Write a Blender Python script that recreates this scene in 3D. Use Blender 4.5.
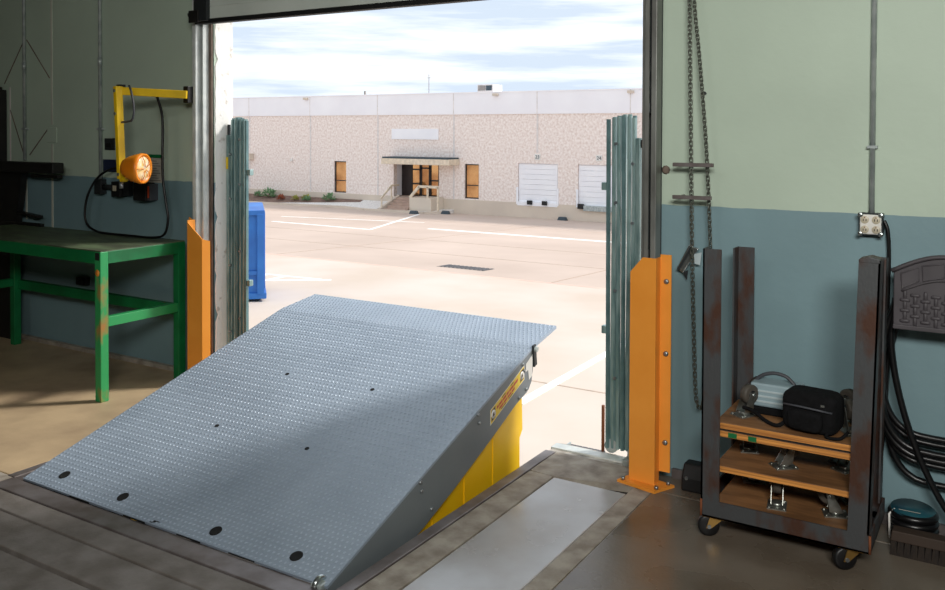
import bpy, math, random
from mathutils import Vector, Matrix

random.seed(7)
for o in list(bpy.data.objects):
    bpy.data.objects.remove(o, do_unlink=True)
scene = bpy.context.scene
col = scene.collection

# ------------------------------------------------------------------ camera
F_PX, YAW, PITCH, ROLL, PX, PY = 883.885, -0.551345, 0.0209, -0.00367, 476.0, 149.86
cam_d = bpy.data.cameras.new('camera')
cam = bpy.data.objects.new('camera', cam_d)
col.objects.link(cam)
fw = Vector((math.sin(YAW)*math.cos(PITCH), math.cos(YAW)*math.cos(PITCH), -math.sin(PITCH)))
rt = Vector((math.cos(YAW), -math.sin(YAW), 0))
dn = fw.cross(rt)
cr, sr = math.cos(ROLL), math.sin(ROLL)
r2 = cr*rt + sr*dn
d2 = -sr*rt + cr*dn
M = Matrix((r2, -d2, -fw)).transposed().to_4x4()
M.translation = Vector((0, 0, 1.66))
cam.matrix_world = M
cam_d.sensor_fit = 'HORIZONTAL'
cam_d.sensor_width = 36
cam_d.lens = 36*F_PX/945
cam_d.shift_x = (472.5-PX)/945
cam_d.shift_y = (PY-295)/945
cam_d.clip_start = 0.05
cam_d.clip_end = 400
scene.camera = cam

# ------------------------------------------------------------------ sky, sun, fill lights, exposure
scene.view_settings.view_transform = 'Standard'
scene.view_settings.look = 'None'
scene.view_settings.exposure = 0.0
scene.view_settings.gamma = 1
scene.view_settings.use_curve_mapping = False

world = bpy.data.worlds.new('sky')
scene.world = world
world.use_nodes = True
wn, wl = world.node_tree.nodes, world.node_tree.links
wn.clear()
wo = wn.new('ShaderNodeOutputWorld')
wb = wn.new('ShaderNodeBackground')
wc = wn.new('ShaderNodeTexCoord')
wm = wn.new('ShaderNodeMapping')
wm.inputs['Scale'].default_value = (2.0, 2.0, 22)
wno = wn.new('ShaderNodeTexNoise')
wno.inputs['Scale'].default_value = 1.6
wno.inputs['Detail'].default_value = 7
wno.inputs['Roughness'].default_value = 0.55
wr = wn.new('ShaderNodeValToRGB')
wr.color_ramp.elements[0].position = 0.43
wr.color_ramp.elements[0].color = (0.47, 0.545, 0.64, 1)
wr.color_ramp.elements[1].position = 0.69
wr.color_ramp.elements[1].color = (0.94, 0.94, 0.95, 1)
wl.new(wc.outputs['Generated'], wm.inputs['Vector'])
wl.new(wm.outputs['Vector'], wno.inputs['Vector'])
wl.new(wno.outputs['Fac'], wr.inputs['Fac'])
wl.new(wr.outputs['Color'], wb.inputs['Color'])
wb.inputs['Strength'].default_value = 1.55
wl.new(wb.outputs['Background'], wo.inputs['Surface'])

sun_d = bpy.data.lights.new('sun', 'SUN')
sun_d.energy = 3.3
sun_d.angle = math.radians(9)
sun_d.color = (1.0, 0.96, 0.90)
sun = bpy.data.objects.new('sun', sun_d)
col.objects.link(sun)
sun.rotation_euler = Vector((-0.55, -0.52, -0.65)).to_track_quat('-Z', 'Y').to_euler()

# added unseen fill lights that brighten the bay: (x, y, z, length, width, watts, aim)
FILL_LIGHTS = [(0.75, -0.9, 2.95, 1.8, 0.6, 82, (-0.9, 4.1, 1.3)), (-2.6, -1.8, 4.2, 1.8, 0.6, 12, (-3.0, 3.0, 0.3))]
for i, (fx, fy, fz, fl, fwid, watts, aim) in enumerate(FILL_LIGHTS):
    lamp_d = bpy.data.lights.new('fill_light', 'AREA')
    lamp_d.shape = 'RECTANGLE'
    lamp_d.size = fl
    lamp_d.size_y = fwid
    lamp_d.energy = watts
    lamp_d.color = (1.0, 0.98, 0.93)
    lamp_d.spread = math.radians(120)
    lamp = bpy.data.objects.new('fill_light', lamp_d)
    col.objects.link(lamp)
    lamp.location = (fx, fy, fz)
    lamp.rotation_euler = (Vector(aim)-Vector((fx, fy, fz))).to_track_quat('-Z', 'Y').to_euler()

# ------------------------------------------------------------------ helpers: materials
def lin(c):
    return tuple(((v/255)/12.92 if v/255 <= 0.04045 else ((v/255+0.055)/1.055)**2.4) for v in c) + (1,)

def mat(name, rgb, rough=0.6, metal=0.0, rgb2=None, scale=6.0, lo=0.35, hi=0.65, bump=0.0, bscale=40.0,
        detail=6, spec=0.5, vscale=(1, 1, 1), rvar=0.0):
    m = bpy.data.materials.new(name)
    m.use_nodes = True
    n, l = m.node_tree.nodes, m.node_tree.links
    b = n['Principled BSDF']
    b.inputs['Roughness'].default_value = rough
    b.inputs['Metallic'].default_value = metal
    b.inputs['Specular IOR Level'].default_value = spec
    if rgb2 is None:
        rgb2 = tuple(max(0, v*0.9) for v in rgb)
    tc = n.new('ShaderNodeTexCoord')
    mp = n.new('ShaderNodeMapping')
    mp.inputs['Scale'].default_value = vscale
    l.new(tc.outputs['Object'], mp.inputs['Vector'])
    nz = n.new('ShaderNodeTexNoise')
    nz.inputs['Scale'].default_value = scale
    nz.inputs['Detail'].default_value = detail
    l.new(mp.outputs['Vector'], nz.inputs['Vector'])
    rp = n.new('ShaderNodeValToRGB')
    rp.color_ramp.elements[0].position = lo
    rp.color_ramp.elements[0].color = lin(rgb)
    rp.color_ramp.elements[1].position = hi
    rp.color_ramp.elements[1].color = lin(rgb2)
    l.new(nz.outputs['Fac'], rp.inputs['Fac'])
    l.new(rp.outputs['Color'], b.inputs['Base Color'])
    if rvar:
        mr = n.new('ShaderNodeMapRange')
        mr.inputs['To Min'].default_value = max(0.05, rough-rvar)
        mr.inputs['To Max'].default_value = min(1, rough+rvar)
        mr.inputs['From Min'].default_value = 0.3
        mr.inputs['From Max'].default_value = 0.7
        l.new(nz.outputs['Fac'], mr.inputs['Value'])
        l.new(mr.outputs['Result'], b.inputs['Roughness'])
    if bump:
        nb = n.new('ShaderNodeTexNoise')
        nb.inputs['Scale'].default_value = bscale
        nb.inputs['Detail'].default_value = 4
        l.new(mp.outputs['Vector'], nb.inputs['Vector'])
        bp = n.new('ShaderNodeBump')
        bp.inputs['Strength'].default_value = bump
        bp.inputs['Distance'].default_value = 0.01
        l.new(nb.outputs['Fac'], bp.inputs['Height'])
        l.new(bp.outputs['Normal'], b.inputs['Normal'])
    return m

def emat(name, rgb, strength):
    m = mat(name, rgb)
    b = m.node_tree.nodes['Principled BSDF']
    b.inputs['Emission Color'].default_value = lin(rgb)
    b.inputs['Emission Strength'].default_value = strength
    return m

def wall_paint(name, upper, lower, split):
    """two-tone painted concrete: cream above, blue-grey below a painted line"""
    m = mat(name, upper, 0.55, bump=0.12, bscale=25)
    n, l = m.node_tree.nodes, m.node_tree.links
    b = n['Principled BSDF']
    def two(c, c2, sc):
        tc = n.new('ShaderNodeTexCoord')
        nz = n.new('ShaderNodeTexNoise'); nz.inputs['Scale'].default_value = sc; nz.inputs['Detail'].default_value = 8
        l.new(tc.outputs['Object'], nz.inputs['Vector'])
        r = n.new('ShaderNodeValToRGB')
        r.color_ramp.elements[0].position = 0.3; r.color_ramp.elements[0].color = lin(c)
        r.color_ramp.elements[1].position = 0.75; r.color_ramp.elements[1].color = lin(c2)
        l.new(nz.outputs['Fac'], r.inputs['Fac'])
        return r.outputs['Color'], tc
    a, tc = two(upper, tuple(v*0.95 for v in upper), 1.8)
    c, _ = two(lower, tuple(v*0.93 for v in lower), 2.2)
    sp = n.new('ShaderNodeSeparateXYZ')
    l.new(tc.outputs['Object'], sp.inputs['Vector'])
    # a hand-rolled paint edge: wavers by a few millimetres
    nz = n.new('ShaderNodeTexNoise'); nz.inputs['Scale'].default_value = 9
    l.new(tc.outputs['Object'], nz.inputs['Vector'])
    ma = n.new('ShaderNodeMath'); ma.operation = 'MULTIPLY_ADD'
    ma.inputs[1].default_value = 0.012; ma.inputs[2].default_value = split-0.006
    l.new(nz.outputs['Fac'], ma.inputs[0])
    gt = n.new('ShaderNodeMath'); gt.operation = 'GREATER_THAN'
    l.new(sp.outputs['Z'], gt.inputs[0]); l.new(ma.outputs[0], gt.inputs[1])
    mx = n.new('ShaderNodeMix'); mx.data_type = 'RGBA'
    l.new(gt.outputs[0], mx.inputs['Factor'])
    l.new(c, mx.inputs['A']); l.new(a, mx.inputs['B'])
    l.new(mx.outputs['Result'], b.inputs['Base Color'])
    return m

def wood_mat(name, c1, c2, along='X'):
    vs = {'X': (1.2, 5, 5), 'Y': (9, 1.2, 9)}[along]
    return mat(name, c1, 0.6, rgb2=c2, scale=4, vscale=vs, bump=0.1, bscale=12)

MT = {}
MT['wall'] = wall_paint('two_tone_wall_paint', (190, 207, 189), (126, 155, 162), 1.312)
MT['wall_plain'] = mat('plain_wall_paint', (165, 165, 150), 0.7)
MT['ceiling'] = mat('ceiling_paint', (150, 150, 145), 0.8)
MT['floor_brown'] = mat('stained_brown_concrete', (98, 87, 74), 0.3, rgb2=(124, 114, 102), scale=2.6, lo=0.3, hi=0.7, bump=0.08, bscale=60, rvar=0.12)
MT['floor_grey'] = mat('polished_grey_concrete', (184, 184, 186), 0.24, rgb2=(158, 152, 146), scale=3.2, lo=0.35, hi=0.75, bump=0.04, bscale=70, rvar=0.06, spec=0.9)
MT['floor_tan'] = mat('worn_tan_concrete', (196, 172, 138), 0.5, rgb2=(150, 128, 104), scale=2.2, lo=0.35, hi=0.7, bump=0.08, bscale=50, rvar=0.1)
MT['floor_strip'] = mat('rough_patch_concrete', (172, 164, 152), 0.7, rgb2=(134, 124, 112), scale=11, detail=12, bump=0.25, bscale=90)  # tone raised to stand in for daylight near the doorway
MT['floor_near'] = mat('dusty_dark_concrete', (134, 128, 123), 0.7, rgb2=(108, 101, 94), scale=7, detail=12, bump=0.2, bscale=80)
MT['joint'] = mat('dark_joint_filler', (38, 33, 28), 0.9)
MT['steel_edge'] = mat('worn_steel_angle', (138, 132, 132), 0.42, 0.4, rgb2=(104, 94, 90), scale=7, vscale=(1, 1, 1))
MT['pit'] = mat('pit_concrete', (90, 88, 84), 0.8)
MT['sill'] = mat('chipped_sill_concrete', (206, 200, 190), 0.7, rgb2=(140, 134, 126), scale=14, lo=0.4, hi=0.7, bump=0.3, bscale=60)
MT['galv'] = mat('galvanised_steel', (190, 198, 196), 0.4, 0.35, rgb2=(150, 160, 160), scale=12)
MT['track_grey'] = mat('dark_zinc_track_steel', (132, 134, 130), 0.45, 0.3, rgb2=(100, 100, 96), scale=10, vscale=(1, 1, 0.4))  # darker zinc tone for the right track
MT['galv_dark'] = mat('darker_teal_grey_steel', (118, 148, 150), 0.42, 0.4, rgb2=(96, 126, 128), scale=10)  # darker tone for every third gate slat
MT['lit_galv'] = mat('lit_zinc_steel', (226, 230, 226), 0.4, 0.1, rgb2=(196, 202, 200), scale=10)  # zinc lightened to stand in for strong light on left track and sill
MT['galv_gate'] = mat('dull_galvanised_gate_steel', (168, 192, 190), 0.36, 0.45, rgb2=(120, 150, 150), scale=10, vscale=(3, 3, 0.6))
MT['dark_steel'] = mat('dark_grey_steel', (58, 62, 64), 0.45, 0.5)
MT['black'] = mat('black_rubber', (20, 20, 21), 0.6)
MT['black_cord'] = mat('black_cord_jacket', (16, 16, 17), 0.4)
MT['black_steel'] = mat('black_painted_steel', (17, 17, 17), 0.5, rgb2=(30, 28, 26), scale=8)
MT['deck'] = mat('blue_grey_deck_paint', (160, 174, 190), 0.42, 0.1, rgb2=(146, 160, 176), scale=3.0, lo=0.3, hi=0.7)
MT['deck_side'] = mat('grey_side_plate_paint', (124, 132, 136), 0.42, 0.1, rgb2=(114, 122, 127), scale=3)
MT['hole'] = mat('dark_bolt_recess', (14, 14, 15), 0.8)
MT['yellow'] = mat('safety_yellow_paint', (255, 208, 20), 0.45, rgb2=(252, 196, 10), scale=4)
MT['orange'] = mat('amber_guard_paint', (246, 160, 62), 0.42, rgb2=(238, 150, 52), scale=4)
MT['bolt'] = mat('zinc_bolt', (160, 165, 168), 0.35, 0.8)
MT['decal_yellow'] = mat('yellow_label_film', (250, 214, 40), 0.35)
MT['decal_red'] = mat('red_label_ink', (214, 74, 30), 0.4)
MT['decal_dark'] = mat('dark_label_ink', (72, 60, 40), 0.4)
MT['white'] = mat('white_label_film', (240, 238, 232), 0.4)
MT['door'] = mat('grey_green_door_panel', (214, 222, 214), 0.5, rgb2=(200, 208, 200), scale=3)
MT['jamb_brown'] = mat('weathered_brown_jamb', (128, 112, 100), 0.8, rgb2=(92, 80, 72), scale=16, vscale=(1, 1, 0.4), bump=0.2)
MT['jamb_white'] = mat('chipped_white_jamb', (244, 242, 238), 0.75, rgb2=(196, 188, 180), scale=18, lo=0.62, hi=0.74, bump=0.3)
MT['green'] = mat('green_bench_paint', (16, 122, 68), 0.42, rgb2=(10, 98, 52), scale=6)
MT['green_sunlit_rust'] = mat('sunlit_worn_green_leg_paint', (44, 150, 86), 0.42, rgb2=(164, 116, 60), scale=4, lo=0.58, hi=0.70, vscale=(2, 2, 1))  # green lightened to stand in for sun; the brown patches are rust
MT['bench_top'] = mat('worn_green_bench_top', (96, 112, 82), 0.5, rgb2=(70, 74, 58), scale=4, vscale=(1, 3, 1))
MT['lamp_yellow'] = mat('yellow_lamp_arm_paint', (252, 208, 20), 0.4)
MT['lamp_orange'] = mat('orange_lamp_plastic', (240, 146, 30), 0.4, rgb2=(226, 124, 20), scale=8)
MT['lens'] = mat('lamp_lens', (252, 240, 214), 0.15, rgb2=(250, 206, 120), scale=30)
MT['paper'] = mat('faded_instruction_sheet', (186, 182, 170), 0.7)
MT['ink'] = mat('faded_print', (120, 116, 108), 0.7)
MT['navy'] = mat('dark_blue_sign_film', (30, 40, 70), 0.5)
MT['rust'] = mat('rusty_steel_angle', (76, 78, 80), 0.5, 0.3, rgb2=(78, 51, 39), scale=6, lo=0.46, hi=0.64, vscale=(2, 2, 1), bump=0.12, bscale=50)
MT['rust_weld'] = mat('rust_brown', (128, 72, 40), 0.8)
MT['ply'] = wood_mat('plywood_face', (152, 108, 68), (110, 76, 46))
MT['ply_edge'] = mat('plywood_edge', (228, 156, 76), 0.6, rgb2=(158, 100, 46), scale=5, vscale=(0.5, 0.5, 30))
MT['green_mark'] = mat('green_edge_paint', (14, 110, 60), 0.5)
MT['caster'] = mat('zinc_caster_steel', (168, 172, 168), 0.3, 0.8, rgb2=(120, 118, 108), scale=20)
MT['caster_gold'] = mat('yellow_zinc_caster_steel', (190, 150, 84), 0.35, 0.75)
MT['tyre'] = mat('grey_caster_tyre', (82, 76, 68), 0.6)
MT['tyre_black'] = mat('black_caster_tyre', (18, 18, 20), 0.45)
MT['nylon'] = mat('black_nylon_fabric', (15, 15, 16), 0.9, rgb2=(22, 22, 24), scale=40, bump=0.5, bscale=30, spec=0.15)
MT['case'] = mat('pale_blue_grey_plastic', (150, 172, 180), 0.5)
MT['case_line'] = mat('pale_case_stripe', (190, 206, 210), 0.5)
MT['handle_grey'] = mat('grey_rubber_handle', (72, 74, 80), 0.5)
MT['hanger'] = mat('charcoal_moulded_plastic', (78, 74, 78), 0.55, rgb2=(66, 62, 66), scale=8)
MT['hose'] = mat('black_rubber_hose', (18, 18, 20), 0.32)
MT['bristle'] = mat('dark_broom_bristle', (44, 34, 26), 0.9, rgb2=(26, 20, 16), scale=60, vscale=(6, 1, 0.3))
MT['broom'] = mat('dark_stained_broom_block', (58, 44, 34), 0.7)
MT['teal_label'] = mat('teal_package_card', (40, 92, 100), 0.3, rgb2=(24, 66, 84), scale=14)
MT['chrome'] = mat('polished_steel', (196, 204, 204), 0.22, 0.9)
MT['chain'] = mat('oiled_chain_steel', (104, 108, 98), 0.4, 0.45, rgb2=(74, 74, 66), scale=40)
MT['caulk'] = mat('pale_joint_caulk', (208, 210, 196), 0.7)
MT['outlet'] = mat('outlet_ivory', (206, 196, 172), 0.4)
# outdoors
MT['ground_far'] = mat('tan_concrete_paving', (204, 184, 170), 0.85, rgb2=(190, 170, 156), scale=0.35, lo=0.3, hi=0.7, detail=10)
MT['ground_near'] = mat('pale_concrete_apron', (212, 198, 186), 0.85, rgb2=(202, 184, 168), scale=0.5, lo=0.35, hi=0.7, detail=10)
MT['red_line'] = mat('faded_red_line', (224, 180, 164), 0.85, rgb2=(228, 196, 178), scale=2)
MT['white_line'] = mat('white_road_paint', (252, 250, 246), 0.8, rgb2=(240, 226, 212), scale=1.2, lo=0.5, hi=0.8)
MT['crack'] = mat('dark_paving_joint', (192, 166, 148), 0.9)
MT['grate'] = mat('iron_grate', (150, 142, 136), 0.6, 0.1)
MT['agg'] = mat('exposed_aggregate_panel', (250, 240, 233), 0.9, rgb2=(224, 206, 195), scale=9.0, lo=0.36, hi=0.66, bump=0.2, bscale=14, detail=10)
MT['band'] = mat('pale_parapet_paint', (248, 247, 249), 0.8, rgb2=(242, 240, 243), scale=0.5)
MT['plinth'] = mat('beige_plinth_paint', (222, 208, 190), 0.85, rgb2=(210, 196, 180), scale=0.6)
MT['seam'] = mat('grey_panel_joint', (232, 224, 220), 0.85)
MT['bronze'] = mat('dark_bronze_frame', (50, 42, 40), 0.4, 0.3)
MT['pane'] = mat('amber_reflective_glass', (210, 168, 118), 0.06, 0.85, rgb2=(166, 122, 82), scale=0.9, lo=0.4, hi=0.6)
MT['pane_dark'] = mat('dark_tinted_glass', (70, 60, 58), 0.08, 0.4)
MT['dock_door'] = mat('white_dock_door_panel', (248, 248, 250), 0.6, rgb2=(242, 242, 246), scale=1)
MT['step'] = mat('brown_concrete_step', (192, 166, 150), 0.85, rgb2=(176, 150, 134), scale=3)
MT['rail'] = mat('cream_rail_paint', (232, 216, 192), 0.6)
MT['roof_edge'] = mat('dark_teal_flashing', (60, 74, 82), 0.6)
MT['blue'] = mat('blue_skip_paint', (44, 116, 196), 0.5, rgb2=(36, 98, 176), scale=2)
MT['mulch'] = mat('brown_bark_bed', (138, 112, 98), 0.95, rgb2=(112, 90, 80), scale=6)
MT['gravel'] = mat('white_gravel', (240, 236, 230), 0.9, rgb2=(206, 200, 196), scale=14, bump=0.4, bscale=20)
MT['leaf'] = mat('green_shrub_leaf', (140, 172, 128), 0.8, rgb2=(104, 142, 100), scale=8)
MT['leaf_red'] = mat('rust_red_shrub_leaf', (170, 96, 66), 0.8)
MT['leaf_yellow'] = mat('yellow_green_shrub_leaf', (178, 176, 84), 0.8)
MT['ext_wall'] = mat('pale_exterior_paint', (226, 220, 212), 0.85)

# ------------------------------------------------------------------ helpers: meshes
class MB:
    def __init__(self):
        self.v, self.f, self.s = [], [], []
    def add(self, vs, fs, smooth=False):
        b = len(self.v)
        self.v += [Vector(p) for p in vs]
        for f in fs:
            self.f.append([i+b for i in f]); self.s.append(smooth)
        return self
    def box(self, x0, y0, z0, x1, y1, z1):
        x0, x1 = min(x0, x1), max(x0, x1); y0, y1 = min(y0, y1), max(y0, y1); z0, z1 = min(z0, z1), max(z0, z1)
        return self.add([(x0,y0,z0),(x1,y0,z0),(x1,y1,z0),(x0,y1,z0),(x0,y0,z1),(x1,y0,z1),(x1,y1,z1),(x0,y1,z1)],
                        [(0,3,2,1),(4,5,6,7),(0,1,5,4),(1,2,6,5),(2,3,7,6),(3,0,4,7)])
    def hexa(self, p):
        """8 corners: bottom loop then top loop (counter-clockwise from above)"""
        return self.add(p, [(0,3,2,1),(4,5,6,7),(0,1,5,4),(1,2,6,5),(2,3,7,6),(3,0,4,7)])
    def bar(self, a, b, w, h, up=(0, 0, 1)):
        a, b = Vector(a), Vector(b)
        d = (b-a).normalized(); u = Vector(up)
        if abs(d.dot(u)) > 0.98: u = Vector((0, 1, 0))
        s = d.cross(u).normalized()*w/2; t = s.cross(d).normalized()*h/2
        p = [a-s-t, a+s-t, b+s-t, b-s-t, a-s+t, a+s+t, b+s+t, b-s+t]
        return self.hexa(p)
    def prism(self, poly, vec):
        """poly: 3-D points of one face, extruded by vec"""
        vec = Vector(vec); n = len(poly)
        P = [Vector(p) for p in poly]
        nrm = Vector((0, 0, 0))
        for i in range(n):
            nrm += P[i].cross(P[(i+1) % n])
        if nrm.dot(vec) > 0: P = P[::-1]
        vs = P + [p+vec for p in P]
        fs = [tuple(range(n)), tuple(range(2*n-1, n-1, -1))]
        for i in range(n):
            j = (i+1) % n
            fs.append((j, i, i+n, j+n))
        return self.add(vs, fs)
    def tube(self, pts, r, n=8, closed=False, caps=True):
        P = [Vector(p) for p in pts]; k = len(P); vs, fs = [], []
        R = r if isinstance(r, (list, tuple)) else [r]*k
        prev = None
        for i in range(k):
            if closed: d = P[(i+1) % k]-P[i-1]
            else: d = P[min(i+1, k-1)]-P[max(i-1, 0)]
            d.normalize()
            if prev is None:
                u = Vector((0, 0, 1)) if abs(d.z) < 0.9 else Vector((0, 1, 0))
                a = d.cross(u).normalized()
            else:
                a = (prev - d*prev.dot(d)).normalized()
            prev = a; b = d.cross(a)
            for j in range(n):
                t = 2*math.pi*j/n
                vs.append(P[i]+R[i]*(a*math.cos(t)+b*math.sin(t)))
        m = k if closed else k-1
        for i in range(m):
            for j in range(n):
                i2 = (i+1) % k; j2 = (j+1) % n
                fs.append((i*n+j, i*n+j2, i2*n+j2, i2*n+j))
        self.add(vs, fs, True)
        if caps and not closed:
            b = len(self.v)-len(vs)
            self.f.append([b+j for j in range(n)][::-1]); self.s.append(False)
            self.f.append([b+(k-1)*n+j for j in range(n)]); self.s.append(False)
        return self
    def cyl(self, a, b, r, n=12, r2=None):
        return self.tube([a, b], [r, r if r2 is None else r2], n)
    def lathe(self, o, axis, prof, n=20):
        """prof: (distance along axis, radius)"""
        o, d = Vector(o), Vector(axis).normalized()
        u = Vector((0, 0, 1)) if abs(d.z) < 0.9 else Vector((0, 1, 0))
        a = d.cross(u).normalized(); b = d.cross(a); vs, fs = [], []
        for (h, r) in prof:
            for j in range(n):
                t = 2*math.pi*j/n
                vs.append(o+d*h+r*(a*math.cos(t)+b*math.sin(t)))
        for i in range(len(prof)-1):
            for j in range(n):
                j2 = (j+1) % n
                fs.append((i*n+j, i*n+j2, (i+1)*n+j2, (i+1)*n+j))
        fs.append(tuple(range(n-1, -1, -1))); k = (len(prof)-1)*n
        fs.append(tuple(k+j for j in range(n)))
        return self.add(vs, fs, True)

ORG = {}
def thing(name, label, cat, loc=(0, 0, 0), group=None):
    o = bpy.data.objects.new(name, None); col.objects.link(o)
    o.empty_display_size = 0.1
    o.location = loc; o['label'] = label; o['category'] = cat
    if group: o['group'] = group
    ORG[o.name] = Vector(loc)
    return o

def mesh_of(name, mb, m, org=Vector((0, 0, 0))):
    me = bpy.data.meshes.new(name)
    me.from_pydata([tuple(p-org) for p in mb.v], [], mb.f)
    me.polygons.foreach_set('use_smooth', mb.s)
    me.materials.append(MT[m])
    me.update()
    return me

def part(name, mb, m, parent, bevel=0, label=None, kind=None):
    org = ORG[parent.name]
    o = bpy.data.objects.new(name, mesh_of(name, mb, m, org)); col.objects.link(o)
    o.parent = parent
    ORG[o.name] = org
    if bevel:
        bv = o.modifiers.new('bevel', 'BEVEL'); bv.width = bevel; bv.segments = 2; bv.limit_method = 'ANGLE'
    if label: o['label'] = label
    if kind: o['kind'] = kind
    return o

def whole(name, mb, m, label, cat, loc, group=None, bevel=0, kind=None):
    """a thing that is one mesh"""
    o = bpy.data.objects.new(name, mesh_of(name, mb, m, Vector(loc))); col.objects.link(o)
    o.location = loc; ORG[o.name] = Vector(loc)
    o['label'] = label; o['category'] = cat
    if group: o['group'] = group
    if kind: o['kind'] = kind
    if bevel:
        bv = o.modifiers.new('bevel', 'BEVEL'); bv.width = bevel; bv.segments = 2; bv.limit_method = 'ANGLE'
    return o

def struct(name, mb, m, label, cat, parent=None):
    o = bpy.data.objects.new(name, mesh_of(name, mb, m)); col.objects.link(o)
    ORG[o.name] = Vector((0, 0, 0))
    o['kind'] = 'structure'; o['label'] = label; o['category'] = cat
    return o

def share(name, src, parent, loc, rot=(0, 0, 0)):
    """another part that shares mesh data; loc is in the world"""
    o = bpy.data.objects.new(name, src); col.objects.link(o)
    o.parent = parent; o.location = Vector(loc)-ORG[parent.name]; o.rotation_euler = rot
    ORG[o.name] = ORG[parent.name]
    return o

def dup(root, loc, label=None, group=None, rotz=0.0):
    r = root.copy(); col.objects.link(r); r.location = loc; r.rotation_euler = (0, 0, rotz)
    ORG[r.name] = Vector(loc)
    if label: r['label'] = label
    if group: r['group'] = group
    for ch in list(root.children):
        c = ch.copy(); col.objects.link(c); c.parent = r
        for g in list(ch.children):
            d = g.copy(); col.objects.link(d); d.parent = c
    return r

def smooth_path(pts, sub=6):
    P = [Vector(p) for p in pts]; out = []
    for i in range(len(P)-1):
        p0 = P[max(i-1, 0)]; p1 = P[i]; p2 = P[i+1]; p3 = P[min(i+2, len(P)-1)]
        for k in range(sub):
            t = k/sub
            out.append(0.5*((2*p1)+(p2-p0)*t+(2*p0-5*p1+4*p2-p3)*t*t+(3*p1-p0-3*p2+p3)*t**3))
    out.append(P[-1]); return out

# ------------------------------------------------------------------ the setting
W0, W1 = 4.1, 4.27            # inner and outer face of the door wall
JL, JR = -4.58, -1.567        # door opening
LINTEL = 2.62
CEIL = 5.2

# floor: a bed with slabs, strips and steel edges laid on it, joints left open
fb = MB()
fb.box(-10, -6, -0.40, -4.06, W0, -0.03)
fb.box(-4.06, -6, -0.40, -2.085, 2.41, -0.03)
fb.box(-2.085, -6, -0.40, 4, W0, -0.03)
floor = struct('floor', fb, 'joint', 'worn stained concrete warehouse floor around the leveler pit', 'floor')
def slab(name, x0, y0, x1, y1, m, z=0.0, bev=0.004):
    return part(name, MB().box(x0, y0, -0.03, x1, y1, z), m, floor, bev)
slab('slab', -10, 2.425, -4.125, W0, 'floor_tan')
slab('slab', -10, -6, -5.2, 1.966, 'floor_near')
slab('slab', -5.193, -6, -1.90, 1.966, 'floor_near')
slab('concrete_strip', -10, 1.99, -1.90, 2.172, 'floor_near')
slab('concrete_strip', -10, 2.184, -1.90, 2.302, 'floor_near')
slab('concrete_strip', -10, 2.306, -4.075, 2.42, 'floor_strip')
slab('steel_edge', -4.07, 2.306, -1.98, 2.408, 'steel_edge', 0.004)
slab('steel_edge', -4.118, 2.412, -4.062, W0-0.01, 'steel_edge', 0.004)
slab('steel_edge', -2.083, 2.412, -2.026, W0-0.01, 'steel_edge', 0.004)
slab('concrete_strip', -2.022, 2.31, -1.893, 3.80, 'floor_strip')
slab('slab', -1.884, -6, -1.516, 3.79, 'floor_grey')
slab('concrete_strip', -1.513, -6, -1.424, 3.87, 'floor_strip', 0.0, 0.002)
slab('slab', -1.421, -6, 4, 3.89, 'floor_brown')
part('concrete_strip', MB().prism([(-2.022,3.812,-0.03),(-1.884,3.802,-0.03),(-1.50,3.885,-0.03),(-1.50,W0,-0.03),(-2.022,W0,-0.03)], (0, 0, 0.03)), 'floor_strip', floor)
slab('slab', -1.495, 3.896, 4, W0, 'floor_brown')
# pit
pw = MB()
pw.box(-4.12, 2.41, -0.75, -2.03, 4.3, -0.70)
pw.box(-4.10, 2.36, -0.75, -2.05, 2.409, -0.401)
pw.box(-4.16, 2.41, -0.75, -4.085, 4.27, -0.401)
pw.box(-2.06, 2.41, -0.75, -1.98, 4.27, -0.401)
part('pit_wall', pw, 'pit', floor)
# sill in the doorway
sm = MB(); sm.box(JL, W0, -0.4, -4.08, 4.27, -0.002); sm.box(-2.07, W0, -0.4, JR, 4.235, -0.002)
part('door_sill', sm, 'sill', floor, 0.004)
part('sill_plate', MB().box(-2.075, 4.135, -0.04, JR, 4.205, 0.006), 'lit_galv', floor, 0.002)  # sun on the plate is put into its lightened zinc colour

# walls
wm_ = MB()
wm_.box(-10, W0, -0.4, JL, W1, CEIL)
wm_.box(JR, W0, -0.4, 4, W1, CEIL)
wm_.box(JL, W0, LINTEL, JR, W1, CEIL)
wall_front = struct('wall_front', wm_, 'wall', 'cream over blue grey painted concrete wall with the dock doorway', 'wall')
part('panel_joint', MB().box(-6.372, W0-0.004, 1.70, -6.352, W0, CEIL), 'caulk', wall_front)
part('panel_joint', MB().box(-6.372, W0-0.004, 0.9, -6.352, W0, 1.55), 'caulk', wall_front)
part('panel_joint', MB().box(-6.715, W0-0.004, 0.95, -6.695, W0, 1.34), 'caulk', wall_front)
part('panel_joint', MB().box(-6.93, W0-0.003, 0.9, -6.915, W0, 2.0), 'seam', wall_front)
for (a, b) in [((-6.69, 2.37), (-6.39, 2.06)), ((-6.73, 2.36), (-7.0, 2.03)), ((-6.92, 1.82), (-6.74, 1.47)), ((-6.40, 1.68), (-6.66, 1.46))]:
    part('scored_line', MB().bar((a[0], W0-0.001, a[1]), (b[0], W0-0.001, b[1]), 0.004, 0.009, up=(0, 0, 1)), 'jamb_brown', wall_front)
part('repair_patch', MB().box(-6.42, W0-0.006, 1.56, -6.30, W0, 1.68), 'wall', wall_front, 0.003)
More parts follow.
